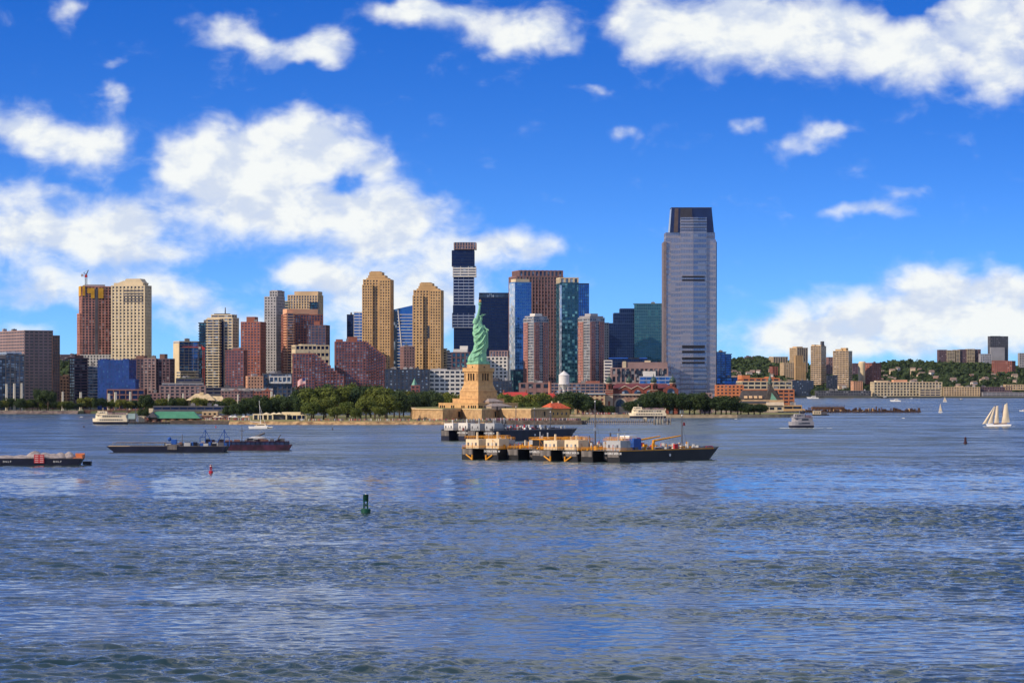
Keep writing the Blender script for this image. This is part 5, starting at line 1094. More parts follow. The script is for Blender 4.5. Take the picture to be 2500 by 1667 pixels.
def tank_barge(label, loc, rz, L, W, H, hm, trim, seed, house=BCRM, legs=True, name_txt=None, blue=False, clutter=70, mast=(), group=None, notchup=0, houses=3):
    """x runs from stern (0) to bow (L), y from the near side (0) across"""
    rnd = random.Random(seed); t = thing('tank_barge', label, 'barge', loc, rz, group)
    top = [(0,0),(0,.31*W),(9,.36*W),(9,.64*W),(0,.69*W),(0,W),(L-10,W),(L-1,.8*W),(L,.5*W),(L-1,.2*W),(L-10,0)][::-1]
    bot = [(p[0] if p[0] < L*.7 else p[0] - (6 if p[0] > L-9 else 3.5), p[1]) for p in top]
    b = MB(); b.loft([[(p[0],p[1],-1.2) for p in bot], [(p[0],p[1],.5) for p in bot], [(p[0],p[1],H + (.7 if p[0] > L-9 else 0)) for p in top]]); b.build('hull', hm, t)
    MB().box(2, L-10, .15, W-.15, H, H+.18).build('deck', mat('deck_grey', (.16,.14,.12), .85, var=.2), t)
    for y0 in (0, W-.25): MB().box(.1, L-10, y0, y0+.25, H, H+.42).build('deck_edge', trim, t)
    for (y0, y1) in ((.02*W,.30*W),(.70*W,.98*W)):        # grey stern plates
        MB().box(-.22, -.01, y0, y1, H*.46, H*.98).build('stern_plate', GPL, t)
        MB().cyl(.2, y0 + .8, H*.05, H*.34, .16, n=5).build('draft_mark', WHT, t)
    MB().box(8.5, 12, .34*W, .66*W, .4, H + 1.3 + notchup).build('notch_block', hm, t)
    b = MB(); b.lathe(7.2, .60*W, [(1.0,.5),(1.6,1.4),(1.7,H+1.0)], 10); b.build('notch_guide', GPL, t)
    if legs:
        for (ya, yb) in ((.31*W,.14*W),(.69*W,.86*W)):
            MB().tube([(-.5,ya,-.8),(-.5,ya,H*.46)], .36, 6).build('push_leg', BYEL, t); MB().tube([(-.5,ya,.1),(-.5,yb,H*.46)], .3, 6).build('push_brace', BYEL, t)
    if name_txt: 
        txt(name_txt, 1.15, t, (-.26, .16*W, H*.72), (R(90), 0, R(-90)))
    for hi, (y0, y1, x0, x1, hh) in enumerate(((.06*W,.42*W,2,8.5,4.3),(.60*W,.95*W,1.5,8,4.0))):
        if not houses & (1 << hi): continue
        h = MB().box(x0, x1, y0, y1, H+.15, H+hh).build('deckhouse', house, t)
        railing(h, x0-.3, x1+.3, y0-.3, y1+.3, H+hh, 1.3, trim, 5)
        for k in range(3): MB().box(x0-.08, x0+.1, y0+(y1-y0)*(.15+.3*k), y0+(y1-y0)*(.15+.3*k)+.9, H+1.2, H+2.6).build('door', DGREY if k != 1 else BGRY, h)
        MB().cyl((x0+x1)/2, (y0+y1)/2, H+hh, H+hh+rnd.uniform(1.5,3), .45, n=7).build('exhaust', house, h)
    railing(t, .2, 8.8, .2, W-.2, H+.2, 1.15, trim, 12)
    if notchup: MB().box(8.2, 12.3, .32*W, .68*W, H+1.3+notchup, H+1.6+notchup).build('notch_rim', trim, t)
    for k in range(22):                                   # winches, hose reels, bollards, pipes at the stern
        x, y = rnd.uniform(.6, 11), rnd.choice([rnd.uniform(.03, .28), rnd.uniform(.72, .96)]) * W; m = rnd.choice([trim, trim, trim, DGREY, BRED, BGRY, house])
        if k % 3 == 0: MB().cyl(x, y, H+.15, H+rnd.uniform(.9, 2.2), rnd.uniform(.2, .5), n=7).build('bollard', m, t)
        elif k % 3 == 1: MB().box(x, x+rnd.uniform(.5,1.4), y, y+rnd.uniform(.5,1.2), H+.15, H+rnd.uniform(.8,1.9)).build('winch', m, t)
        else: MB().tube([(x,y,H+.2),(x,y,H+rnd.uniform(2,4.5)),(x+rnd.uniform(.5,3),y,H+rnd.uniform(1.5,3))], .13, 5).build('goose_neck_pipe', m, t)
    MB().box(12, 18, .3*W, .9*W, H+.15, H+3.6).build('engine_house', BGRY, t); railing(t, 12, 18, .3*W, .9*W, H+3.6, 1.2, trim, 6)
    for k in range(6): MB().cyl(rnd.uniform(12.5, 17.5), rnd.uniform(.34,.86)*W, H+3.5, H+rnd.uniform(4.6,7.2), rnd.uniform(.2,.45), n=7).build('exhaust', rnd.choice([BGRY, house, DGREY]), t)
    for k in range(clutter):                              # deck pipes, valves, vents, fenders
        x, y = rnd.uniform(13, L-9), rnd.uniform(.08*W, .92*W); q = rnd.random(); m = rnd.choice([trim, trim, BGRY, DGREY, WHT, house] + ([BBLU]*4 if blue else [BRED]))
        if q < .35: MB().box(x, x+rnd.uniform(.6,2.4), y, y+rnd.uniform(.6,1.8), H+.15, H+rnd.uniform(.8,2.6)).build('deck_locker', m, t)
        elif q < .6: MB().cyl(x, y, H+.15, H+rnd.uniform(1,3.2), rnd.uniform(.15,.5), n=7).build('vent_pipe', m, t)
        elif q < .85:
            l_ = rnd.uniform(4, 12); MB().tube([(x,y,H+.2),(x,y,H+1.0),(min(L-8,x+l_),y,H+1.0),(min(L-8,x+l_),y,H+.2)], .2, 5).build('deck_pipe', m, t)
        else: MB().ball((x,y,H+.75), rnd.uniform(.5,.9), 8, 5).build('valve_wheel', m, t)
    MB().box(16, L-10, .46*W, .5*W, H+.5, H+.95).build('pipe_rack', trim, t)
    for (x, h) in mast:
        MB().cyl(x, .5*W, H, H+h, .28, .16, 6).build('mast', DGREY, t); MB().tube([(x,.5*W-1.2,H+h*.8),(x,.5*W+1.2,H+h*.8)], .1, 4).build('crosstree', DGREY, t)
        MB().tube([(x,.5*W,H+h*.8),(x+4,.5*W,H)], .06, 4).build('stay', DGREY, t); MB().ball((x,.5*W,H+h), .35, 6, 4).build('lamp', WHT, t)
    for x in (L*.45, L-9): MB().lathe(0, 0, [(.01,0),(.6,.02),(.6,.14),(.01,.15)], 12).build('hull_badge', WHT, t).matrix_local = Matrix.Translation((x, -.06, H*.55)) @ Matrix.Rotation(R(90), 4, 'X')
    return t
# near raft of four
ang = math.atan2(.76, .65); dv = Vector((.65, .76)); pv = Vector((-.76, .65)); Wb = 20.3
st0 = Vector((PX(1513, 1160), 1160.0))
labs = ['black tank barge with pointed bow, nearest side of the moored raft','second black tank barge of the raft with cream deckhouses and yellow legs','third black tank barge of the raft with a raised notch block','outermost black tank barge of the raft with cream deckhouses and yellow railings']
for i in range(4):
    p = st0 + pv * (Wb + .5) * i + dv * (0, -1.5, 2, -3)[i]
    tank_barge(labs[i], (p.x, p.y, 0), ang, 74 if i == 0 else 66, Wb, 4.5, BLK, BYEL, 20 + i, house=(BGRY, BCRM, BGRY, BCRM)[i], legs=i in (1, 3), name_txt=('DOUBLE SKIN 30','DOUBLE SKIN 31','DOUBLE SKIN 40','DOUBLE SKIN 39')[i], clutter=(95,80,60,60)[i], mast=((55,14),) if i == 0 else (((24,20),) if i == 1 else ()), notchup=2.6 if i == 2 else 0, houses=(1, 3, 0, 3)[i])
# cranes on the near barge, small tug deckhouse and flags
t0 = [o for o in COL.objects if o.get('label') == labs[0]][0]
for x in (20, 34):
    cr = MB().cyl(x, 9, 4.5, 8.5, .6, n=8).build('crane_post', BYEL, t0); MB().tube([(x,9,8.2),(x+12,4,10.2)], [.5,.28], 6).build('crane_boom', BYEL, t0)
MB().box(13, 18, 3, 8, 4.6, 9.5).build('wheelhouse', BBLU, t0); MB().box(19, 24, 10, 15, 4.6, 10.5).build('white_house', WHT, t0); MB().box(24, 29, 12, 16, 4.6, 9.5).build('red_container', BRED, t0)
for (x, y, z, m) in ((55,8.5,14.5,BRED),(2,14,13,WHT)):
    fl = MB(); fl.loft([[(x,y,z),(x,y+.03,z),(x,y+.03,z+1.3),(x,y,z+1.3)],[(x-1.4,y-1,z-.3),(x-1.4,y-.97,z-.3),(x-1.4,y-.97,z+1),(x-1.4,y-1,z+1)],[(x-2.4,y-.8,z-.2),(x-2.4,y-.77,z-.2),(x-2.4,y-.77,z+1.1),(x-2.4,y-.8,z+1.1)]]); fl.build('pennant', m, t0)
MB().cyl(2, 14, 4.5, 14.8, .1, n=5).build('flag_pole', DGREY, t0)
# far raft of two
st0 = Vector((PX(1205, 1570), 1570.0))
for i in range(2):
    p = st0 + pv * 19.6 * i
    tank_barge(('navy tank barge with grey deckhouses moored behind the black raft','outer navy tank barge with a blunt stern behind the black raft')[i], (p.x, p.y, 0), ang, 78, 19, 5.6, NAVY, DGREY, 40 + i, house=(BGRY, OFFW)[i], legs=False, name_txt=('NEW YORK 34','NEW YORK 28')[i], clutter=55, mast=((30,13),(46,12),(60,10)) if i == 0 else ())
# left: navy barge and rusty plum barge side by side
def flat_barge(label, loc, rz, L, W, H, hm, seed, rake=7, rim=None):
    t = thing('deck_barge', label, 'barge', loc, rz); rnd = random.Random(seed)
    b = MB(); b.loft([[(rake,0,-1),(L-2,0,-1),(L-2,W,-1),(rake,W,-1)], [(rake*.8,0,.4),(L-1.4,0,.4),(L-1.4,W,.4),(rake*.8,W,.4)], [(0,0,H),(L,0,H),(L,W,H),(0,W,H)]]); b.build('hull', hm, t)
    MB().box(.5, L-.5, .3, W-.3, H, H+.15).build('deck', mat('deck_grey', (0,0,0)), t)
    return t, rnd
PLUM = mat('rusty_plum_hull', (.075,.020,.045), .6, var=.35, scale=.25, col2=(.02,.008,.02))
t, rnd = flat_barge('rusty plum barge with screened sides and deck gear behind the navy barge', (PX(478, 1365), 1365, 0), R(1.5), 45.5, 12, 2.6, PLUM, 3, rake=2)
for k in range(15): MB().box(12 + k*2.3, 12.2 + k*2.3, -.05, .25, 2.6, 4.3).build('rail_post', NAVY, t)
MB().box(6, 44.5, -.1, .4, 4.1, 4.4).build('top_rail', PLUM, t); MB().box(12, 44.5, .1, .3, 2.6, 4.05).build('side_screen', mat('blue_screen', (.02,.04,.12), .7, var=.3), t)
for k in range(26):
    x = rnd.uniform(2, 40); MB().box(x, x+rnd.uniform(1,3), 3, 3+rnd.uniform(1,4), 2.6, 4.0+rnd.uniform(.3,1.8)).build('deck_gear', rnd.choice([DGREY, BGRY, NAVY, BROWN]), t)
MB().ball((29,6,5.4), (4.5,2.5,1.3), 10, 5).build('tarpaulin', BGRY, t); MB().tube([(23,6,4.2),(32.5,6,8.2)], [.9,.5], 6).build('conveyor', DGREY, t); MB().tube([(38,6,4),(40,6,7.5)], [.4,.25], 6).build('davit', DGREY, t)
MB().cyl(21.5, 6, 2.5, 11.2, .26, .13, 6).build('mast', DGREY, t); MB().tube([(20.3,6,9.2),(22.7,6,9.2)], .12, 4).build('crosstree', DGREY, t)
t, rnd = flat_barge('long navy deck barge with pipe rails, blue gear and lifting frames', (PX(259, 1330), 1330, 0), R(-1.5), 56, 13, 2.7, NAVY, 4, rake=4)
for k in range(15): MB().box(3 + k*1.75, 3.15 + k*1.75, .4, .6, 2.7, 4.3).build('rail_post', GPL, t)
MB().box(3, 28, .35, .65, 4.2, 4.5).build('top_rail', GPL, t); MB().box(3, 28, 11.4, 11.7, 4.2, 4.5).build('top_rail', GPL, t); MB().box(1, 11, .2, 3, 2.7, 3.0).build('tan_deck_edge', TAN2, t)
MB().box(28.5, 33, -.3, 1.5, 1.2, 3.6).build('grey_fender', GPL, t)
for k in range(38):
    x, y = rnd.uniform(26, 54), rnd.uniform(1, 11); MB().box(x, x+rnd.uniform(.8,3), y, y+rnd.uniform(1,3), 2.8, 3.3+rnd.uniform(.4,1.5)).build('deck_gear', rnd.choice([BBLU, BBLU, BGRY, DGREY, NAVY, BROWN]), t)
MB().ball((28.6,6,6), 1.0, 10, 6).build('blue_tank', BBLU, t); MB().box(29.5, 32, 5, 8, 2.8, 5.8).build('blue_cabin', BBLU, t)
for x in (45.3, 54.2):                                    # lifting frames
    s2 = 1 if x < 50 else -1; b = MB(); b.tube([(x,6,2.7),(x+.1,6,10.6)], .2, 6); b.tube([(x,6,10.4),(x+s2*3.2,6,4.4)], .16, 5); b.tube([(x-s2*2.4,6,2.7),(x-s2*2.4,6,7)], .16, 5); b.tube([(x-s2*2.4,6,7),(x,6,7)], .16, 5); b.tube([(x-s2*1.6,6,7),(x,6,10.4)], .14, 5); b.build('lifting_frame', BBLU, t)
MB().cyl(34.6, 6, 2.6, 8.2, .16, n=5).build('mast', DGREY, t)
# gravel barge
GRV = mat('gravel_heap', (.38,.33,.32), .95, var=.2, scale=.5, bump=1.0)
t, rnd = flat_barge('navy gravel barge with grey heaps and a red striped panel', (PX(-90, 1118), 1118, 0), R(2.5), 46, 11, 2.7, NAVY, 5, rake=1)
heaps = [(4,1.5,6.5),(10,1.3,6.5),(16,1.2,7),(22,1.3,6.5),(27.2,2.9,4.6),(31,2.2,5.5),(34.5,1.8,5.5),(37.2,2.2,4.0),(40.4,2.5,3.1)]
for (x, h, r) in heaps:
    b = MB(); n = 18; rg = []
    for a, (rr_, zz_) in enumerate(((1,0),(.82,.28),(.55,.62),(.28,.88),(.06,1))):
        rg.append([(x + r*rr_*math.cos(q*2*math.pi/n)*rnd.uniform(.94,1.06), 5.5 + min(r,5.2)*rr_*math.sin(q*2*math.pi/n)*rnd.uniform(.94,1.06), 2.75 + h*zz_*rnd.uniform(.94,1.06)) for q in range(n)])
    b.loft(rg); b.build('gravel_pile', GRV, t, smooth=True)
pn = MB().box(27.5, 31.4, -.35, .5, 1.0, 4.3).build('striped_panel', BRED, t)
for k in range(4):
    for x0 in (27.8, 29.75): MB().box(x0, x0 + 1.4, -.4, -.3, 1.2 + k*.8, 1.6 + k*.8).build('white_stripe', mat('pale_pink_paint', (.75,.42,.40), .6), pn)
b = MB(); b.box(42.5, 46.3, .5, 10, 2.7, 3.1); b.box(42.5, 46.2, 9.4, 10, 3.05, 4.6); b.box(45.9, 46.2, .6, 9.45, 3.05, 4.2); b.build('orange_tray', ORANGE, t); MB().box(46, 49.2, 3, 8, .3, 1.5).build('towing_knee', BLK, t)
for i, x in enumerate((17, 36.5)): txt('D N L P', .95, t, (x, -.06, 1.25), (R(90), 0, 0))

# ferries
def ferry(label, loc, rz, L, W, seed, dark=False):
    t = thing('ferry_boat', label, 'ferry', loc, rz); rnd = random.Random(seed)
    FW = mat('ferry_cream', (.74,.64,.46), .5, var=.05) if not dark else mat('ferry_shade_grey', (.30,.29,.31), .5, var=.05)  # grey version has the shade of the dim side mixed into its paint
    def outl(x0, x1, w_, z, n=8):                          # bow at -x
        pts = [(x1, -w_/2, z), (x1, w_/2, z)]; 
        for k in range(n + 1): a = math.pi/2 + math.pi*k/n; pts.append((x0 + 6 + 6*math.cos(a), w_/2*math.sin(a), z))
        return pts
    MB().loft([outl(1.2, L-.8, W*.9, -1), outl(.5, L-.3, W, .6), outl(0, L, W, 1.9)]).build('hull', NAVY, t)
    md_ = MB().loft([outl(.15, L-.1, W-.1, 1.9), outl(0, L-.2, W-.1, 4.5)]).build('main_deck', FW, t)
    ud_ = MB().loft([outl(2.2, L-1, W-.5, 4.5), outl(2.4, L-1, W-.5, 7.1)]).build('upper_deck', FW, t)
    MB().box(3, L-.5, -W/2+.1, W/2-.1, 7.1, 7.35).build('top_deck', FW, t)
    wh_ = MB().loft([outl(3.4, 11.5, W*.5, 7.35, 6), outl(3.8, 11.2, W*.48, 9.9, 6)]).build('wheelhouse', FW, t)
    for sd in (-1, 1):
        for k in range(11): x = 6 + k*(L-9)/11; MB().box(x, x+(L-9)/11*.72, sd*(W/2-.02)-.08, sd*(W/2-.02)+.08, 3.0, 3.9).build('window', GW, md_)
        for k in range(9): x = 8 + k*(L-12)/9; MB().box(x, x+(L-12)/9*.74, sd*(W/2-.24)-.08, sd*(W/2-.24)+.08, 5.5, 6.6).build('window', GW, ud_)
    for k in range(4): MB().box(4 + k*1.6, 5.1 + k*1.6, -W*.25-.1, -W*.25+.06, 8.5, 9.3).build('window', GW, wh_)
    MB().cyl(8, 0, 9.8, 12.6, .16, n=5).build('mast', FW, t); railing(t, 3.2, L-.7, -W/2+.2, W/2-.2, 7.35, 1.1, FW, 12, .05)
    b = MB(); 
    for k in range(70):
        x, y = rnd.uniform(12, L-2), rnd.uniform(-W/2+.6, W/2-.6); b.box(x, x+.45, y, y+.35, 7.35, 8.6+rnd.uniform(0,.4)); b.ball((x+.22,y+.17,8.95), .2, 5, 3)
    b.build('passengers', mat('mixed_clothes', (.30,.16,.16), .9, var=.3, scale=2, col2=(.08,.09,.16)), t, kind='stuff')
    MB().box(L*.55, L*.55+2.5, -1.2, 1.2, 7.3, 9.4).build('funnel', NAVY if not dark else DGREY, t)
    return t
ferry('cream ferry boat moored at the dock of the brick pier house', (PX(226, 2195), 2195, 0), 0, 27, 8.5, 1)
ferry('grey white ferry boat with painted-in shade under way on the open water', (PX(1925, 2010), 2010, 0), R(12), 17.5, 8.5, 2, True)
ferry('cream ferry boat moored in front of the domed hall', (PX(1536, 2560), 2560, 0), 0, 33, 9, 3)
# house barge by the spit, small craft
def motorboat(label, loc, rz, L, m, group=None):
    t = thing('motorboat', label, 'boat', loc, rz, group)
    MB().loft([[(0,-.1,-.2),(L,-L*.14,-.2),(L,L*.14,-.2),(0,.1,-.2)], [(-.12*L,-.1,L*.16),(L,-L*.17,L*.11),(L,L*.17,L*.11),(-.12*L,.1,L*.16)]]).build('hull', m, t)
    MB().loft([[(L*.3,-L*.11,L*.1),(L*.75,-L*.11,L*.1),(L*.75,L*.11,L*.1),(L*.3,L*.11,L*.1)], [(L*.42,-L*.09,L*.26),(L*.72,-L*.09,L*.26),(L*.72,L*.09,L*.26),(L*.42,L*.09,L*.26)]]).build('cabin', WHT, t)
    MB().box(L*.4, L*.7, -L*.112, -L*.10, L*.16, L*.22).build('cabin_window', GW, t)
for (px, py, L, rz, lab) in ((2187,980,16,0,'white motor cruiser with a wake off the far shore'),(2160,972,14,0,'dark hulled work boat with red mast off the far shore'),(199,1018,2.5,0,'tiny white dinghy left of the moored cream ferry'),(1797,1023,2.2,0,'tiny white dinghy off the second island seawall'),(2206,1021,2.4,0,'tiny white skiff below the ruined pier'),(1985,973,20,0,'low white launch before the far shore sheds'),(2225,973,5,0,'small white runabout near the far cruiser'),(2346,976,8,0,'small dark boat beyond the little sailing boats'),(2499,1004,8,0,'white boat tip at the right beyond the schooner'),(2320,966,12,0,'moored white cruiser at the far shore landing'),(2362,967,12,.2,'moored white yacht by the red hull at the far shore')):
    D = WD(py); motorboat(lab, (PX(px, D) - L/2, D, 0), rz, L, WHT if 'dark' not in lab else BLK)
t = thing('house_barge', 'small white house barge tied up by the terminal spit', 'barge', (PX(1984, 2760), 2760, 0)); MB().box(0, 16, 0, 6, -.5, 1).build('hull', BLK, t); MB().box(.6, 8.2, .4, 5.4, 1, 4.2).build('cabin', CREAM, t); MB().box(9, 14, 1, 5, 1, 3.2).build('engine_box', DGREY, t)
for k in range(3): MB().box(1.6 + k*2.2, 2.6 + k*2.2, .3, .5, 2, 3.1).build('window', GW, t)
# catamaran with bare mast
D = WD(1046); t = thing('catamaran', 'white sailing catamaran with bare mast anchored off the cream pavilion', 'boat', (PX(637, D), D, 0)); s_ = S(D)
for y in (-2.6, 2.2): MB().loft([[(-8,y+.3,-.2),(7,y,-.2),(7,y+1.1,-.2),(-8,y+.5,-.2)], [(-8.6,y+.3,1.6),(8.4,y-.2,1.3),(8.4,y+1.4,1.3),(-8.6,y+.6,1.6)]]).build('hull', WHT, t)
MB().box(-4.5, 4.8, -2.4, 2.4, 1.1, 1.9).build('bridge_deck', WHT, t)
MB().loft([[(-4,-2.2,1.9),(3.6,-2.2,1.9),(3.6,2.2,1.9),(-4,2.2,1.9)], [(-1.6,-1.8,3.3),(3.2,-1.8,3.3),(3.2,1.8,3.3),(-1.6,1.8,3.3)]]).build('cabin', BCRM, t)
MB().box(-2.6, 2.6, -2.12, -1.9, 2.2, 2.8).build('cabin_window', GW, t); MB().box(4.6, 8, -2.7, -2.55, .3, 1.2).build('boarding_gap', NAVY, t)
MB().tube([(0,0,1.9),(-1.2,0,19.5)], [.2,.14], 6).build('mast', WHT, t); MB().tube([(-1,0,16.5),(3,0,3.4)], .07, 4).build('stay', WHT, t); MB().tube([(-.1,0,4.2),(-7.6,0,5.0)], .16, 5).build('boom', WHT, t); MB().tube([(-.4,-1.1,9.6),(-.4,1.1,9.6)], .07, 4).build('spreader', WHT, t)
# schooner
SAIL = mat('cream_sail', (.74,.62,.44), .8, var=.05)
D = WD(1041); t = thing('schooner', 'two masted schooner with cream sails and white hull', 'boat', (PX(2408, D), D, 0)); s_ = S(D)
X = lambda p: (p - 2408) * s_; Zr = lambda y: PZ(y, D)
MB().loft([[(X(2411),-.6,-.3),(X(2464),-1.4,-.3),(X(2464),1.4,-.3),(X(2411),.6,-.3)], [(X(2408),-.4,1.1),(X(2467),-1.9,.9),(X(2467),1.9,.9),(X(2408),.4,1.1)], [(X(2406),-.2,1.9),(X(2469),-1.6,1.6),(X(2469),1.6,1.6),(X(2406),.2,1.9)]]).build('hull', WHT, t)
MB().box(X(2425), X(2458), -1, 1, 1.7, 2.5).build('cabin', BROWN, t)
for p, y in ((2430,989),(2448,985)): MB().cyl(X(p), 0, 1.5, Zr(y), .16, .1, 6).build('mast', BROWN, t)
MB().tube([(X(2408),0,1.8),(X(2397),0,2.6)], .12, 5).build('bowsprit', BROWN, t)
def sail(pts, bow, name='sail', th=.05, parent=None):      # cloth with belly, triangular or four sided
    b = MB(); n = 8; P4 = [Vector(p) for p in pts]
    if len(P4) == 3: P4 = [P4[0], P4[1], P4[2], P4[2]]
    for off in (0, th):
        for i in range(n + 1):
            for j in range(n + 1):
                u, v = i/n, j/n; p = P4[0].lerp(P4[1], u).lerp(P4[3].lerp(P4[2], u), v)
                b.v.append((p.x, p.y - bow*math.sin(math.pi*u)*math.sin(math.pi*min(1, v*.9 + .1)) + off, p.z))
    N = (n+1)*(n+1)
    for i in range(n):
        for j in range(n): q = i*(n+1)+j; b.f += [(q, q+n+1, q+n+2, q+1), (N+q, N+q+1, N+q+n+2, N+q+n+1)]
    return b.build(name, SAIL, parent, smooth=True)
sail([(X(2398),-.2,Zr(1035)),(X(2409),-.2,Zr(1033)),(X(2428),0,Zr(990))], .6, 'jib_sail', parent=t)
sail([(X(2411),.1,Zr(1034)),(X(2424),.1,Zr(1033)),(X(2430),0,Zr(992)),(X(2427),0,Zr(992))], .6, 'fore_sail', parent=t)
sail([(X(2427),0,Zr(1033)),(X(2439),-.2,Zr(1032)),(X(2437),0,Zr(990)),(X(2432),0,Zr(991))], .6, 'fore_sail', parent=t)
sail([(X(2445),0,Zr(1033)),(X(2465),-.4,Zr(1031)),(X(2459),0,Zr(983)),(X(2452),0,Zr(988))], .8, 'main_sail', parent=t)
for (px, py, y0, w_, lab) in ((2296,1007,984,3.2,'slim white sloop nearer than the other small sailing boat'),(2307,981,968,5,'small white sailing boat out by the far shore')):
    D = WD(py); t = thing('sloop', lab, 'boat', (PX(px, D), D, 0)); h = PZ(y0, D)
    L = 1.9 if D < 4000 else 3.0; MB().loft([[(-L,-.4,-.2),(L,-.7,-.2),(L,.7,-.2),(-L,.4,-.2)], [(-L*1.15,-.2,.9),(L*1.1,-.8,.8),(L*1.1,.8,.8),(-L*1.15,.2,.9)]]).build('hull', WHT, t)
    MB().cyl(-L*.2, 0, .7, h, .1, .06, 5).build('mast', BROWN, t); sail([(-L*.2,0,1.6),(L*.9,-.2,1.5),(-L*.1,0,h)], .4, 'main_sail', parent=t); sail([(-L*.9,0,1.2),(-L*.3,-.1,1.4),(-L*.22,0,h*.85)], .3, 'jib_sail', parent=t)
# buoys
def buoy(label, px, py, h, m, kind='can', r=None, group=None):
    D = WD(py); t = thing('buoy', label, 'buoy', (PX(px, D), D, 0), R(20), group); r = r or h*.21
    MB().lathe(0, 0, [(r*.9,-.6),(r,-.3),(r,h*.20),(r*.86,h*.235)], 20).build('float', m, t)
    if kind == 'can':
        for k in range(4): MB().tube([(r*.55*math.cos(k*math.pi/2+.4),r*.55*math.sin(k*math.pi/2+.4),h*.2),(r*.5*math.cos(k*math.pi/2+.4),r*.5*math.sin(k*math.pi/2+.4),h*.64)], .13*r, 5).build('leg', m, t)
        b = MB()
        for k in range(4):
            a0, a1 = k*math.pi/2+.4, (k+1)*math.pi/2+.4
            b.tube([(r*.55*math.cos(a0),r*.55*math.sin(a0),h*.25),(r*.5*math.cos(a1),r*.5*math.sin(a1),h*.6)], .05*r, 4); b.tube([(r*.52*math.cos(a0),r*.52*math.sin(a0),h*.45),(r*.52*math.cos(a1),r*.52*math.sin(a1),h*.45)], .05*r, 4)
        b.build('lattice', m, t)
        b = MB()
        for k in range(4):                                 # radar reflector panels
            a0 = k*math.pi/2 - R(12); b.loft([[(0,0,h*.62),(0,0,h*.97)][::1] + [(r*.56*math.cos(a0),r*.56*math.sin(a0),h*.97),(r*.56*math.cos(a0),r*.56*math.sin(a0),h*.62)], [(-.03*math.sin(a0),.03*math.cos(a0),h*.62),(-.03*math.sin(a0),.03*math.cos(a0),h*.97),(r*.56*math.cos(a0)-.03*math.sin(a0),r*.56*math.sin(a0)+.03*math.cos(a0),h*.97),(r*.56*math.cos(a0)-.03*math.sin(a0),r*.56*math.sin(a0)+.03*math.cos(a0),h*.62)]])
        [b.lathe(0, 0, [(r*.5,h*z_),(r*.5,h*z_+.06)], 8) for z_ in (.62,.80)]; b.build('reflector_panels', m, t); MB().lathe(0, 0, [(r*.58,h*.965),(r*.58,h*.99)], 12).build('top_plate', m, t); MB().lathe(0, 0, [(.12*r,h*.98),(.12*r,h*1.04)], 8).build('lantern', WHT, t)
        MB().ball((0,0,h*.42), (.2*r,.2*r,.22*r), 8, 5).build('bell', DGREY, t)
    else:
        MB().lathe(0, 0, [(r*.8,h*.2),(r*.62,h*.3),(r*.55,h*.9),(.1,h)], 12).build('tower', m, t)
    return t
buoy('dark green lattice bell buoy in the foreground water', 893, 1252, 4.7, mat('buoy_green', (.006,.075,.045), .5, var=.2), r=1.22)
rb = buoy('small red and white lattice buoy below the long navy barge', 515, 1154, 2.9, mat('buoy_red', (.50,.015,.04), .5, var=.2), r=.78)
MB().lathe(0, 0, [(.42,2.32),(.42,2.6)], 10).build('white_band', WHT, rb)
buoy('dark channel buoy far below the schooner', 2357, 1083, 3.7, mat('buoy_dark', (.05,.012,.02), .6, var=.2), 'nun', r=1.0)
buoy('tiny red cone buoy off the brick hall', 527, 1044, 1.4, MATS['buoy_red'], 'nun', r=.5)
buoy('tiny dark buoy below the moored cream ferry', 205, 1043, 1.2, MATS['buoy_dark'], 'nun', r=.6)
buoy('tiny dark buoy below the island grove', 812, 1049, 1.3, MATS['buoy_dark'], 'nun', r=.5)
buoy('tiny dark red buoy right of the timber pier', 1511, 1052, 1.6, MATS['buoy_dark'], 'nun', r=.5)

# wakes: torn foam lying on the water
FOAM = mat('foam_white', (.75,.80,.84), .9, var=.2, scale=.6)
def wake(label, x0, D, L, wd, seed, spread=.12):
    rnd = random.Random(seed); b = MB()
    for k in range(90):
        f = rnd.random() ** 1.3; x = x0 + L*f; y = D + rnd.choice((-1, 1)) * (wd*.5 + abs(L)*f*spread) * rnd.uniform(.6, 1.05); r = rnd.uniform(.25, .9) * (1.2 - f)
        n = 7; p = [(x + r*2.2*math.cos(q*6.283/n)*rnd.uniform(.6,1.2), y + r*math.sin(q*6.283/n)*rnd.uniform(.6,1.2)) for q in range(n)]; b.prism(p, -.05, .10 + .12*rnd.random())
    o_ = b.build('wake_foam', FOAM, kind='stuff'); tag(o_, label, 'foam')
wake('white foam trailing the grey ferry under way', PX(1925, 2010) + 1, 2012, 30, 9, 1); wake('white bow foam in front of the grey ferry', PX(1928, 2010), 2010, -7, 5, 2, .3)
Dq = WD(980); wake('white wake of the far motor cruiser', PX(2180, Dq), Dq, 45, 4, 3, .06)
wake('thin foam along the schooner hull', PX(2405, WD(1041)), WD(1041), 22, 5, 4, .03)

